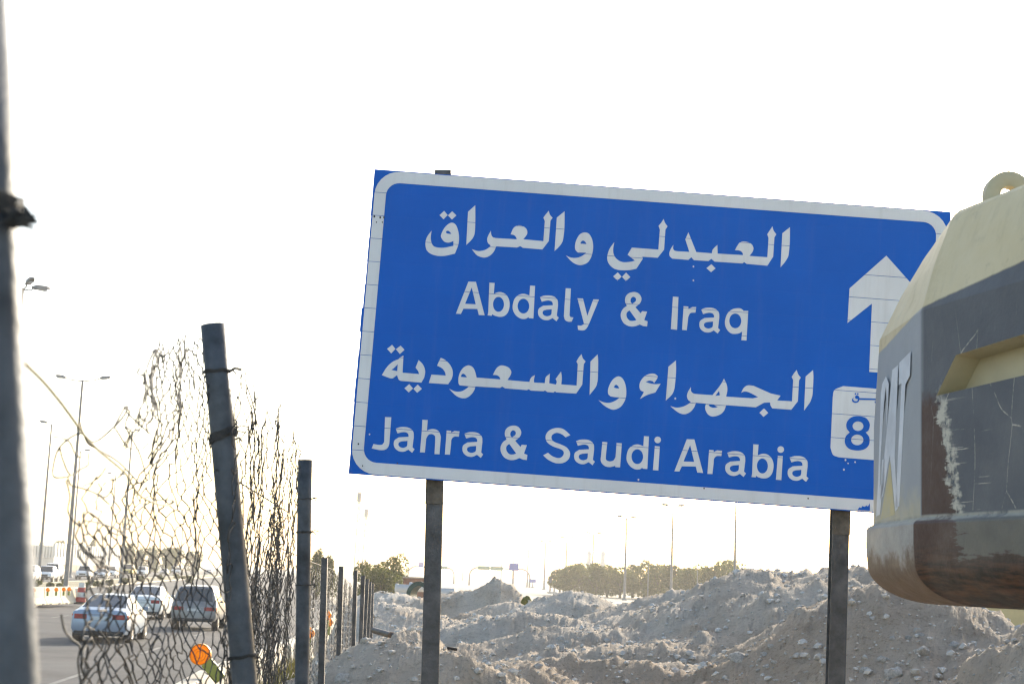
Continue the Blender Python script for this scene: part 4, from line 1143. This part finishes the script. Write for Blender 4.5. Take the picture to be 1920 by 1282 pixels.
# ------------------------------------------------------------------ street lamps
def lamp(px, py, d, hgt, arms, label, group, r=.11, span=2.3, rot=0.0, headw=.95):
    t = P(px, py, d); b = Vector((t.x, t.y, 0)); hh = t.z
    o = empty('street_lamp', b, rot, label, 'street lamp', group)
    mb = MB(); mb.tube([(0, 0, 0), (0, 0, hh*.5), (0, 0, hh)], [r*1.35, r, r*.62], 10); mb.lathe([(0, .0), (r*2.6, .0), (r*2.6, .06), (r*1.7, .35), (r*1.35, .4)], 10); mb.build('pole', M_POLE, o, sharp=40)
    for s in arms:
        ang = 0.0
        if isinstance(s, tuple): s, ang = s
        a = MB(); a.tube([(0, 0, hh-.12), (s*span*.5, 0, hh-.02), (s*(span-headw*.5), 0, hh+.16)], .045, 6); a.build('arm', M_POLE, o).rotation_euler = (0, 0, ang)
        hd = MB(); x0, x1 = s*(span-headw*.5), s*(span+headw*.5)
        sec = [(x0, hh+.10, hh+.24, .10), (lerp(x0, x1, .25), hh+.08, hh+.36, .17), (lerp(x0, x1, .75), hh+.16, hh+.40, .18), (x1, hh+.26, hh+.36, .12)]
        for (x, z0, z1, w) in sec: hd.v += [(x, -w, z0), (x, w, z0), (x, w*.7, z1), (x, -w*.7, z1)]
        for i in range(3):
            for k in range(4): hd.f.append((4*i+k, 4*i+(k+1) % 4, 4*i+4+(k+1) % 4, 4*i+4+k))
        hd.f += [(0, 1, 2, 3), (12, 13, 14, 15)]
        h = hd.build('lamp_head', M_POLE, o, bevel=.02); h.rotation_euler = (0, 0, ang)
        g_ = MB(); g_.box((min(x0, x1)+.2, -.11, hh+.095), (max(x0, x1)-.25, .11, hh+.16)); g_.build('lamp_glass', M_HEAD, h)
    return o
G1 = 'street lamps along the median'
lamp(43, 540, 88, 18, ((1, 1.0), (1, -1.0)), 'tall double lamp whose heads show beside the nearest post', G1, .13, 1.3, 0, 1.25)
lamp(155, 712, 132, 18, (1, -1), 'tall double-armed street lamp, the most complete one behind the torn mesh', G1, .15, 2.0, -.12)
lamp(97, 795, 178, 18, (-1,), 'single-armed street lamp left of the tall double one', G1, .14, 1.0, 0)
lamp(248, 808, 180, 18, (1, -1), 'street lamp behind the cable end, third from the left', G1, .14, 1.0, 1.2)
lamp(151, 846, 225, 18, (1,), 'far street lamp almost in line behind the tall double one', G1, .14, 1.0, 0)
lamp(217, 890, 280, 18, (1, -1), 'far street lamp just left of the third one', G1, .15, 1.2, .6)
lamp(345, 960, 430, 18, (1, -1), 'faint far street lamp left of the leaning post, in the mesh', G1, .17, 1.6, .5)
G2 = 'street lamps along the far road on the right'
nm = ['nearest', 'second', 'third', 'fourth', 'fifth', 'sixth', 'seventh', 'eighth', 'ninth', 'tenth']
for i, (px, py, d) in enumerate(((1380, 938, 165), (1262, 950, 195), (1175, 971, 220), (1113, 1001, 290), (1063, 1009, 330), (1023, 1016, 370), (991, 1030, 440), (963, 1038, 520), (941, 1044, 600), (869, 1046, 760))):
    lamp(px, py, d, 11, (1, -1), nm[i]+' street lamp of the far road, counted from the right', G2, .09+.00028*d, 1.1, .3, .9)
for i, (px, py, d) in enumerate(((1216, 1058, 240), (1308, 1071, 215))):
    t = P(px, py, d); o = empty('utility_pole', (t.x, t.y, 0), 0, ['thin bare pole in front of the hedge of trees, the left one', 'thin bare pole in front of the hedge of trees, the right one'][i], 'pole', 'bare poles before the trees')
    mb = MB(); mb.tube([(0, 0, 0), (0, 0, t.z)], [.10, .07], 8); mb.build('pole', M_POLE, o); c = MB(); c.lathe([(0, 0), (.1, 0), (.1, .05), (0, .12)], 8, (0, 0, t.z)); c.build('cap', M_POLE, o)
# lattice masts
for i, (px, py, d) in enumerate(((674, 924, 520), (687, 956, 560))):
    t = P(px, py, d); o = empty('radio_mast', (t.x, t.y, 0), 0, ['tall thin radio mast above the bushes, the taller left one', 'shorter radio mast just right of the taller one'][i], 'mast')
    h = t.z; mb = MB()
    for k in range(3):
        a = 2*PI*k/3; mb.tube([(1.0*math.cos(a), 1.0*math.sin(a), 0), (.28*math.cos(a), .28*math.sin(a), h)], .17, 4)
    mb.build('mast_leg', M_POLE, o)
    br = MB(); n = int(h/2)
    for j in range(n):
        z0, z1 = h*j/n, h*(j+1)/n; r0, r1 = lerp(1.0, .28, j/n), lerp(1.0, .28, (j+1)/n)
        for k in range(3):
            a, b = 2*PI*k/3, 2*PI*(k+1)/3
            br.tube([(r0*math.cos(a), r0*math.sin(a), z0), (r1*math.cos(b), r1*math.sin(b), z1)], .09, 3)
    br.build('mast_bracing', M_POLE, o)
    an = MB()
    for zz in (.90, .95): an.lathe([(.25, h*zz), (.75, h*zz), (.75, h*zz+1.6), (.25, h*zz+1.6)], 8)
    an.build('antenna', M_POLE, o)

# ------------------------------------------------------------------ gantries and far signs
M_GREEN = mat('sign_green', (.03,.16,.09), .5); M_BLUE2 = mat('far_sign_blue', (.03,.08,.42), .5)
def gantry(pxl, pxr, pyt, d, label, panels):
    a, b = P(pxl, pyt, d), P(pxr, pyt+4, d); w = b.x-a.x; h = a.z
    o = empty('sign_gantry', (a.x, d, 0), 0, label, 'gantry')
    for s in (0, 1):
        x0 = 0 if s == 0 else w; sg = 1 if s == 0 else -1; pts = [(x0, 0, 0), (x0, 0, h-2.2)]
        for k in range(1, 8):
            t = PI/2*k/7; pts.append((x0+sg*(2.2-2.2*math.cos(t)), 0, h-2.2+2.2*math.sin(t)))
        mb = MB(); mb.tube(pts, .24, 8); mb.build('leg', M_POLE, o, smooth=True)
    mb = MB(); mb.tube([(2.2, 0, h), (w-2.2, 0, h)], .2, 8); mb.build('beam', M_POLE, o, smooth=True)
    for (p0, p1, y0, y1, m) in panels:
        q0, q1 = P(p0, y1, d), P(p1, y0, d); mb = MB(); mb.box((q0.x-a.x, -.34, q0.z), (q1.x-a.x, -.24, q1.z)); s = mb.build('sign_panel', m, o, bevel=.03)
gantry(881, 994, 1063, 430, 'arched gantry with a long green sign over the far road', ((896, 918.5, 1061, 1067.5, M_GREEN), (919.5, 943, 1062, 1068.5, M_GREEN)))
gantry(766, 852, 1061, 470, 'arched gantry mostly hidden behind the left sign post', ((826, 839, 1061, 1066, M_GREEN), (785, 794, 1054, 1063, M_BLUE2)))
def far_sign(p0, p1, y0, y1, pyb, d, label, m, name='far_sign'):
    a, b = P(p0, y1, d), P(p1, y0, d); cx = (a.x+b.x)/2
    o = empty('road_sign', (cx, d, 0), 0, label, 'road sign')
    mb = MB(); mb.box((a.x-cx, -.12, a.z), (b.x-cx, -.04, b.z)); mb.build('sign_panel', m, o, bevel=.02)
    mb = MB(); mb.tube([(0, .05, 0), (0, .05, b.z-.1)], .13, 8); mb.build('post', M_POLE, o)
    mb = MB(); mb.box((-.5, -.3, 0), (.5, .45, .3)); mb.build('footing', M_CONC2, o, bevel=.04)
far_sign(954, 973, 1056, 1069, 1100, 330, 'small blue road sign on a pole right of the green gantry sign', M_BLUE2)
far_sign(993, 1005, 1085, 1091.5, 1100, 420, 'faint low blue sign right of the gantry leg', M_BLUE2)
far_sign(1028, 1036, 1079, 1095, 1105, 280, 'low blue-green sign by the left end of the trees', M_BLUE2)
far_sign(1036.5, 1043, 1079, 1095, 1105, 282, 'low green sign by the left end of the trees', M_GREEN)
# two far minarets
for i, px in enumerate((1105, 1131)):
    t = P(px, 1031, 620); o = empty('minaret', (t.x, 620, 0), 0, ['faint left tower of a far pair behind the trees', 'faint right tower of a far pair behind the trees'][i], 'tower')
    mb = MB(); mb.lathe([(1.1, 0), (1.0, t.z*.6), (1.25, t.z*.62), (1.25, t.z*.66), (.85, t.z*.67), (.8, t.z*.88)], 12); mb.build('shaft', M_CONC2, o, sharp=40)
    mb = MB(); mb.lathe([(.95, t.z*.88), (.9, t.z*.92), (.5, t.z*.97), (0, t.z)], 12); mb.build('cap', M_CONC2, o, sharp=40)
# ------------------------------------------------------------------ trees and bushes
LEAF_A = leaf_mat('leaf_olive', (.12,.13,.02), (.055,.065,.010))
LEAF_B = leaf_mat('leaf_dusty', (.15,.16,.028), (.075,.085,.014))
LEAF_C = leaf_mat('leaf_dry', (.20,.13,.05), (.12,.08,.03))
def crown_mesh(name, w, h, leaf, n, m, seed, lobes=9, flat=.0):
    rs = np.random.default_rng(seed); ls = []
    for k in range(lobes):
        a = rs.uniform(0, 2*PI); rr = rs.uniform(.1, .62)*w/2; zc = h*rs.uniform(.18, .80)
        ls.append((rr*math.cos(a), rr*math.sin(a), zc, rs.uniform(.22, .42)*w/2*1.15, rs.uniform(.16, .30)*h))
    ls.append((0, 0, h*.78, w*.22, h*.2))
    mb = MB(); V = []; Fc = []
    for i in range(n):
        cx, cy, cz, rx, rz = ls[rs.integers(len(ls))]
        v = rs.normal(size=3); v /= np.linalg.norm(v); r = rs.uniform(.55, 1.08)**.6
        p = np.array([cx+v[0]*rx*r, cy+v[1]*rx*r, cz+v[2]*rz*r])
        if p[2] < .05*h: continue
        a = rs.normal(size=3); a /= np.linalg.norm(a); b = np.cross(a, rs.normal(size=3)); b /= np.linalg.norm(b)+1e-6
        l = leaf*rs.uniform(.6, 1.35); q = len(V)
        V += [tuple(p-a*l), tuple(p+b*l*.42), tuple(p+a*l), tuple(p-b*l*.42)]; Fc.append((q, q+1, q+2, q+3))
    me = bpy.data.meshes.new(name); me.from_pydata(V, [], Fc); me.materials.append(m); return me
def trunk_mb(h, w, seed):
    rs = random.Random(seed); mb = MB()
    mb.tube([(0, 0, -.1), (.05*w*rs.uniform(-1, 1), .03, h*.3), (.08*w*rs.uniform(-1, 1), 0, h*.65)], [.045*h, .032*h, .015*h], 7)
    for k in range(6):
        a = rs.uniform(0, 6.28); z0 = h*rs.uniform(.15, .4); mb.tube([(0, 0, z0), (w*.18*math.cos(a), w*.18*math.sin(a), z0+h*.15), (w*.36*math.cos(a), w*.36*math.sin(a), z0+h*.3)], [.016*h, .011*h, .005*h], 5)
    return mb
def tree(name, label, loc, w, h, leaf, n, m, seed, group=None, cat='tree', lobes=9):
    o = empty(name, loc, random.uniform(0, 6), label, cat, group)
    trunk_mb(h, w, seed).build('trunk' if cat == 'tree' else 'stem', M_TRUNK, o, smooth=True)
    c = bpy.data.objects.new('crown' if cat == 'tree' else 'foliage', crown_mesh('crown', w, h, leaf, n, m, seed, lobes)); link(c, o)
    return o
GT = 'trees in the row beyond the spoil heaps'
row = [(1052, 1066, 262), (1072, 1060, 255), (1094, 1055, 262), (1118, 1056, 250), (1140, 1059, 258), (1164, 1063, 250), (1188, 1059, 262), (1212, 1055, 252), (1236, 1058, 246), (1262, 1060, 240), (1288, 1064, 234), (1312, 1066, 232), (1336, 1062, 226), (1358, 1050, 232), (1382, 1064, 215), (1408, 1068, 218)]
onum = ['first', 'second', 'third', 'fourth', 'fifth', 'sixth', 'seventh', 'eighth', 'ninth', 'tenth', 'eleventh', 'twelfth', 'thirteenth', 'fourteenth', 'fifteenth', 'sixteenth']
for i, (px, py, d) in enumerate(row):
    t = P(px, py, d); h = t.z*1.04
    lab = 'tallest tree, loose-crowned, near the right end of the row' if i == 13 else onum[i]+' dusty olive tree of the row behind the heaps, counted from the left'
    tree('dusty_tree', lab, (t.x, d, 0), h*random.uniform(1.0, 1.35), h, .20, 4200, LEAF_B if i % 3 else LEAF_A, 100+i, GT)
for i, (px, py, d, wpx, m, lab) in enumerate(((692, 1056, 120, 74, LEAF_A, 'dense green bush tree left of the sign post, the left one of a clump'), (738, 1044, 118, 78, LEAF_B, 'tallest dusty bush tree of the clump left of the sign post'), (715, 1066, 110, 90, LEAF_A, 'low round bush in front of the clump left of the sign post'),
                                        (596, 1032, 135, 46, LEAF_B, 'dusty tree showing right of the second round fence post'), (618, 1042, 142, 40, LEAF_A, 'small tree behind the first thin fence post'))):
    t = P(px, py, d); h = t.z*1.04; tree('bush_tree', lab, (t.x, d, 0), wpx*d/F, h, .11, 4200, m, 300+i, lobes=12)
GL = 'trees behind the sound wall'
for i, (px, py, d, wpx) in enumerate(((112, 1014, 440, 26), (136, 1016, 450, 22), (176, 1013, 430, 24), (242, 1020, 420, 40), (285, 1024, 400, 44), (330, 1026, 400, 40), (318, 1030, 380, 34), (362, 1034, 420, 40), (78, 1017, 445, 20), (264, 1030, 390, 38))):
    t = P(px, py, d); h = t.z*1.05; tree('dusty_tree', ['tree crown above the sound wall right of the first lamp post', 'low tree crown peeping over the sound wall', 'tree crown above the sound wall right of the double lamp', 'broad tree at the right end of the sound wall', 'tree behind the bunched mesh column', 'tree left of the leaning post, the taller', 'tree before the taller one left of the leaning post', 'tree right behind the leaning post edge', 'tree crown above the darker sound wall at far left', 'bushy tree just right of the sound wall end'][i], (t.x, d, 0), wpx*d/F, h, .30, 1800, LEAF_A if i % 2 else LEAF_B, 400+i, GL)
GB = 'low shrubs on the median'
k = 0
for (px, py, wpx) in ((70, 1104, 26), (92, 1106, 22), (112, 1107, 20), (160, 1108, 24), (182, 1104, 22), (205, 1100, 20), (170, 1099, 18), (232, 1096, 20), (262, 1092, 20), (300, 1089, 18), (330, 1086, 18), (352, 1094, 26), (205, 1112, 16), (120, 1098, 18)):
    p = road_pt(px, py); d = p.y; w = wpx*d/F
    tree('shrub', 'low dusty shrub growing on the median strip', (p.x, d, .1), w, w*.55, .10, 900, LEAF_A if k % 2 else LEAF_B, 500+k, GB, 'shrub', 6); k += 1
# dry weeds: on the island and along the fence foot
def weeds(name, label, spots, m, hgt, n):
    mb = MB()
    for (x, y, z, r) in spots:
        for i in range(n):
            a = random.uniform(0, 6.28); q = r*random.random()**.5; bx_, by_ = x+q*math.cos(a), y+q*math.sin(a); l = hgt*random.uniform(.5, 1.2); t = random.uniform(-.4, .4); t2 = random.uniform(-.4, .4); w = .006+.0004*y
            mb.add([(bx_-w, by_, z), (bx_+w, by_, z), (bx_+t*l, by_+t2*l, z+l)], [(0, 1, 2)])
    tag(mb.build(name, m), label, 'weeds', kind='stuff')
weeds('dry_weeds', 'dry brown weeds along the island kerb in front of the pale barriers', [(XR(-17.9-.5*random.random(), y), y, .13, .6) for y in np.linspace(75, 88, 26)], LEAF_C, .40, 60)
weeds('fence_weeds', 'green and straw weeds at the road side of the far fence', [(FX(y)-.35-.5*random.random(), y, H1(FX(y)-.7, y)-.02, .35) for y in np.linspace(8.5, 26, 40)], leaf_mat('weed_green', (.14,.15,.05), (.10,.075,.03)), .34, 70)

# ------------------------------------------------------------------ sound wall on the left
A_, B_ = P(30, 1066, 335), P(97, 1066, 345); C_ = P(97, 1066, 352); D_ = P(222, 1064, 440)
M_WALL = mat('wall_render', (.52,.50,.46), .85, 0, .12, .3); M_SLAT = mat('wall_slat', (.62,.61,.57), .8, 0, .1, .4); M_BASE = mat('wall_plinth', (.42,.33,.25), .9, 0, .25, .4)
def sound_wall(a, b, label, h, n):
    a = Vector((a.x, a.y, 0)); b = Vector((b.x, b.y, 0)); L_ = (b-a).length; o = empty('sound_wall', a, math.atan2(b.y-a.y, b.x-a.x), label, 'wall')
    mb = MB(); mb.box((0, -.3, 0), (L_, .3, h*.22)); mb.build('plinth', M_BASE, o)
    mb = MB(); mb.box((0, -.22, h*.22), (L_, .22, h*.52)); mb.build('lower_wall', M_WALL, o)
    mb = MB(); mb.box((0, -.05, h*.52), (L_, .12, h*.97)); mb.build('back_panel', M_WALL, o)
    sl = MB(); w = L_/n; sl.box((0, -.42, h*.52), (w*.55, -.05, h)); me_ = sl.mesh('slat', M_SLAT)
    for k in range(n):
        s = link(bpy.data.objects.new('slat', me_), o); s.location = (k*w, 0, 0)
    return o
sound_wall(A_, B_, 'darker left stretch of the slatted sound wall beyond the road', 5.4, 12)
sound_wall(C_, D_, 'long pale stretch of the slatted sound wall beyond the road', 6.2, 26)

# ------------------------------------------------------------------ barriers, warning lights
JER = [(-.30, 0), (.30, 0), (.30, .08), (.14, .33), (.08, .82), (-.08, .82), (-.14, .33), (-.30, .08)]
def barrier(loc, yaw, L_, label, group, sc=1.0, m=M_CONC):
    o = empty('concrete_barrier', loc, yaw, label, 'barrier', group); o.scale = (sc,)*3
    mb = MB(); mb.prism(JER, 'y', -L_/2, L_/2); mb.build('barrier_body', m, o, bevel=.02)
    for y in (-L_*.28, L_*.28):
        mb = MB(); mb.box((-.312, y-.16, .0), (-.296, y+.16, .07)); mb.box((.296, y-.16, .0), (.312, y+.16, .07)); mb.build('lifting_slot', M_TRIM, o)
    return o
M_ORANGE = leaf_mat('amber_lens', (1.0,.56,.04), (.95,.40,.02), .55); M_YG = mat('lamp_case_yellow_green', (.30,.31,.06), .5, 0, .1, 8); M_AMB = mat('amber_rim', (.85,.32,.015), .4)
def warn_lamp(c, r, yaw, lean, label, group):
    """c: centre of the lens"""
    o = empty('warning_lamp', c, yaw, label, 'warning lamp', group)
    b = MB(); n = 8
    prof = [(0, -.055*r/.095), (r*.35, -.052*r/.095), (r*.7, -.042*r/.095), (r*.88, -.02*r/.095), (r*.9, 0), (r*.88, .02*r/.095), (r*.7, .042*r/.095), (r*.35, .052*r/.095), (0, .055*r/.095)]
    b.lathe(prof, 28, (0, 0, 0), 'y'); l = b.build('lens', M_ORANGE, o, smooth=True)
    rr = MB()
    rr.lathe([(r*.88, -.03*r/.095), (r, -.03*r/.095), (r, .03*r/.095), (r*.88, .03*r/.095)], 28, (0, 0, 0), 'y'); rr.build('lens_rim', M_AMB, l, sharp=40)
    for q in (.3, .55):
        g2 = MB(); g2.lathe([(r*q, -.0545*r/.095), (r*(q+.04), -.0585*r/.095), (r*(q+.08), -.050*r/.095)], 24, (0, 0, 0), 'y'); g2.build('lens_ring', M_AMB, l, smooth=True)
    cs = MB(); cs.box((-.055, -.045, -r-.20), (.055, .045, -r+.01)); cs.box((-.035, -.02, -r-.005), (.035, .02, -r*.8)); k_ = cs.build('battery_case', M_YG, o, bevel=.012); k_.rotation_euler = (0, lean, 0)
    return o
lc = P(376, 1226, 14.5); GB1 = 'concrete barriers beside the fence'
def bz(y): return HC+float(np.interp(y, [0, 14.5, 30, 45, 70], [-1.75, -1.85, -2.2, -2.42, -2.5]))
yb = 10.4; i = 0
while yb < 62:
    L_ = 2.6; y = yb+L_/2; x = FX(y)-1.32+random.uniform(-.04, .04)
    barrier((x, y, bz(y)+.01), ROADYAW+random.uniform(-.02, .02), L_-.06, ['concrete barrier under the near orange lamp, behind the mesh', 'second concrete barrier along the fence'][i] if i < 2 else 'concrete barrier in the line on the road side of the fence', GB1, 1.0, M_CONC); yb += L_; i += 1
warn_lamp(lc, .098, .0, -.75, 'round orange warning lamp with yellow-green case, left of the leaning post', None)
for (px, py, d, lab) in ((579, 1186, 29, 'orange warning lamp showing right of the second round post'), (613, 1153, 36, 'orange warning lamp behind the first thin post, upper'), (616, 1166, 38.5, 'orange warning lamp behind the first thin post, lower right'), (607, 1172, 41, 'orange warning lamp left behind the first thin post'), (625, 1237, 22, 'small orange lamp low in the far mesh')):
    warn_lamp(P(px, py, d), .11 if d > 25 else .045, 0, .0, lab, None)
GB2 = 'pale barriers on the traffic island'
p1, p2 = road_pt(45, 1140), road_pt(136, 1136)
for i in range(3):
    a, b = p1.lerp(p2, i/3), p1.lerp(p2, (i+1)/3); c = (a+b)/2; c.z = .15; L_ = (b-a).length
    o = barrier(c, math.atan2(-(b.x-a.x), b.y-a.y), L_-.05, ['left', 'middle', 'right'][i]+' pale barrier of three on the traffic island', GB2, 1.0, mat('pale_barrier', (.62,.56,.42), .8, 0, .1, 1)); o.scale = (1, 1, 1.12)
for i, px in enumerate((63, 90, 106, 120, 130)):
    t = P(px, 1106-(px-60)*.03, 79.5-.02*px+1.2); warn_lamp(t, .105, 0, 0, ['first', 'second', 'third', 'fourth', 'fifth'][i]+' amber lamp from the left on the pale island barriers', 'amber lamps on the island barriers')
# red and white marker board
p = road_pt(146, 1137); o = empty('marker_board', (p.x, p.y+.5, .14), 0, 'red and white striped marker beside the pale island barriers', 'traffic marker')
mb = MB(); mb.prism([(-.36, 0), (.36, 0), (.36, .12), (-.36, .12)], 'y', -.3, .3); mb.build('base', M_TRIM, o, bevel=.02)
RED = mat('marker_red', (.45,.03,.03), .5); WHT = mat('marker_white', (.68,.66,.62), .5)
for k in range(4):
    z0, z1 = .12+k*.26, .12+(k+1)*.26; w0, w1 = .30-.035*k, .30-.035*(k+1)
    mb = MB(); mb.lathe([(w0, z0), (w1, z1)], 16); mb.build('band', RED if k % 2 == 0 else WHT, o, smooth=True)

# ------------------------------------------------------------------ things lying about the site
M_PIPE = mat('concrete_pipe', (.46,.46,.45), .8, 0, .12, 2, .2, 20)
def big_pipe(c, yaw, r, L_, m, label, name, wall=.16, ribs=0):
    o = empty(name, c, yaw, label, 'pipe'); mb = MB()
    mb.lathe([(r*(1-wall), 0), (r*1.12, 0), (r*1.12, .12*L_), (r, .14*L_), (r, L_), (r*(1-wall), L_), (r*(1-wall), 0)], 26, (0, 0, 0), 'x'); mb.build('pipe_barrel', m, o, sharp=40)
    for k in range(ribs):
        q = MB(); q.lathe([(r, L_*(k+.3)/ribs), (r*1.05, L_*(k+.45)/ribs), (r*1.05, L_*(k+.6)/ribs), (r, L_*(k+.75)/ribs)], 26, (0, 0, 0), 'x'); q.build('rib', m, o, smooth=True)
    return o
dp = 46
for (px, py, r, lab) in ((742, 1103, .135, 'upper pale concrete pipe stacked left of the sign post'), (747, 1115, .135, 'lower pale concrete pipe stacked left of the sign post'), (768, 1100, .13, 'pale concrete pipe end behind the stacked pair')):
    big_pipe(P(px, py, dp), -.15, r, .52, M_PIPE, lab, 'concrete_pipe')
big_pipe(P(812, 1112, dp-1), .1, .17, .6, M_PIPE, 'pale concrete pipe just right of the left sign post', 'concrete_pipe')
big_pipe(P(785, 1115, dp-3), 1.25, .33, .5, mat('dark_green_plastic', (.025,.06,.05), .55, 0, .2, 4), 'dark green ring pipe leaning beside the left sign post', 'plastic_pipe', .25, 3)
pc, pd = ground_hit(700, 1184)
a, b = P(701, 1181, 12.5), P(760, 1198, 11.9); st = MB(); ax_ = (b-a)
o = empty('steel_pipe', a, 0, 'dark steel pipe jutting from the spoil left of the sign post', 'pipe')
mb = MB(); R3 = ax_.to_track_quat('X', 'Z').to_matrix(); L_ = ax_.length; mb.lathe([(.018, .15), (.018, 0), (.024, 0), (.024, L_*1.3)], 18, (0, 0, 0), 'x'); mb.v = [tuple(R3 @ Vector(v)) for v in mb.v]; mb.build('pipe_barrel', mat('dark_steel_pipe', (.06,.055,.05), .5, .4, .3, 9), o, sharp=40)
mb = MB(); mb.lathe([(.025, L_*.55), (.028, L_*.57), (.028, L_*.63), (.025, L_*.65)], 16, (0, 0, 0), 'x'); mb.v = [tuple(R3 @ Vector(v)) for v in mb.v]; mb.build('collar', M_RUST, o)
pc, pd = ground_hit(846, 1219); mb = MB(); mb.tube([pc+Vector((-.04, 0, .02)), pc+Vector((.04, .03, .008))], .011, 10); tag(mb.build('pipe_offcut', M_BLACK, sharp=40), 'short black pipe offcut right of the left sign post', 'pipe')
for i, (x0, y0, x1, y1) in enumerate(((689, 1125, 703, 1160), (692, 1132, 700, 1166), (686, 1140, 696, 1170))):
    pc, pd = ground_hit(x1, y1); a, b = pc+Vector((0, 0, -.03)), P(x0, y0, pd-.2); mb = MB(); mb.box((-.02, -.012, 0), (.02, .012, (b-a).length)); R3 = (b-a).to_track_quat('Z', 'Y').to_matrix(); mb.v = [tuple(a+R3 @ Vector(v)) for v in mb.v]
    tag(mb.build('plank', mat('old_timber', (.22,.18,.13), .85, 0, .3, 10)), ['long timber leaning against the far end of the fence', 'middle timber leaning against the far end of the fence', 'short timber at the far end of the fence'][i], 'timber')
# rubbish: scraps of white sheet
for i, (px, py, s, lab) in enumerate(((706, 1158, 9, 'scrap of white sheet by the leaning timbers'), (1203, 1141, 9, 'white scrap on the crest right of the low heap'), (872, 1151, 7, 'white scrap on the brown heap right of the left sign post'), (932, 1222, 9, 'white scrap in the hollow between the heaps'), (957, 1112, 6, 'white scrap on the side of the pointed heap'), (738, 1176, 10, 'pale plastic scrap above the jutting pipe'), (1560, 1200, 7, 'pale scrap left of the right sign post'), (720, 1112, 12, 'white torn sheet on the far rubble by the fence'))):
    pc, pd = ground_hit(px, py); w = s*pd/F; mb = MB(); n = 5
    for u in range(n):
        for v in range(n): mb.v.append((pc.x+w*(u/(n-1)-.5)+random.uniform(-.1, .1)*w, pc.y+w*.6*(v/(n-1)-.5), pc.z+.02+w*.35*random.random()))
    for u in range(n-1):
        for v in range(n-1): mb.f.append((u*n+v, u*n+v+1, (u+1)*n+v+1, (u+1)*n+v))
    tag(mb.build('plastic_scrap', WHT), lab, 'litter')
# brown block wall far behind the pipes
a, b = P(756, 1097, 90), P(800, 1082, 90); o = empty('block_wall', (a.x, 90, 0), 0, 'low reddish brown wall behind the concrete pipes', 'wall')
mb = MB(); mb.box((0, 0, 0), (b.x-a.x, .25, b.z-.08)); mb.build('wall_body', mat('brown_block', (.25,.12,.075), .9, 0, .2, 3), o); mb = MB(); mb.box((-.05, -.05, b.z-.08), (b.x-a.x+.05, .30, b.z)); mb.build('coping', M_BASE, o)
# yellow-green sack on the crest
pc = P(988, 1127, 33); sk = bmesh.new(); bmesh.ops.create_icosphere(sk, subdivisions=3, radius=1)
for v in sk.verts:
    n_ = mnoise.noise(v.co*1.6)*.22; v.co *= 1+n_; v.co.x *= .10*(1.15-.45*v.co.z); v.co.y *= .09; v.co.z = v.co.z*.10
me = bpy.data.meshes.new('sack'); sk.to_mesh(me); sk.free(); me.materials.append(mat('sack_green', (.16,.155,.04), .85, 0, .4, 30)); me.polygons.foreach_set('use_smooth', [True]*len(me.polygons))
o = link(bpy.data.objects.new('sack', me)); o.location = (pc.x, pc.y, pc.z+.02); tag(o, 'yellow-green sack standing on the crest between the heaps', 'sack')
# cream site cabin beyond the right-hand heaps
a, b = P(1832, 1184, 30), P(2080, 1138, 30); o = empty('site_cabin', (a.x, 30, a.z-.9), .0, 'cream steel cabin behind the heaps below the excavator', 'cabin'); w = b.x-a.x; h = b.z-a.z+.9
mb = MB(); mb.box((0, 0, 0), (w, 2.4, h-.06)); mb.build('cabin_body', mat('cabin_cream', (.46,.38,.20), .7, 0, .1, 2), o, bevel=.02)
mb = MB(); mb.box((-.04, -.05, h-.06), (w+.04, 2.45, h)); mb.build('roof_edge', M_CREAM, o, bevel=.015)
# ------------------------------------------------------------------ air
def haze():
    mb = MB(); mb.box((-900, -60, -1.2), (900, 1500, 24))
    o = mb.build('haze'); o['kind'] = 'stuff'; o['label'] = 'pale dusty air over the whole site'; o['category'] = 'haze'
    m = bpy.data.materials.new('dusty_air'); m.use_nodes = True; nt = m.node_tree
    nt.nodes.remove(nt.nodes['Principled BSDF'])
    v = nt.nodes.new('ShaderNodeVolumePrincipled')
    v.inputs['Color'].default_value = (.98, .96, .92, 1); v.inputs['Density'].default_value = .00045; v.inputs['Anisotropy'].default_value = .3
    nt.links.new(v.outputs[0], nt.nodes['Material Output'].inputs['Volume'])
    o.data.materials.append(m)
haze()
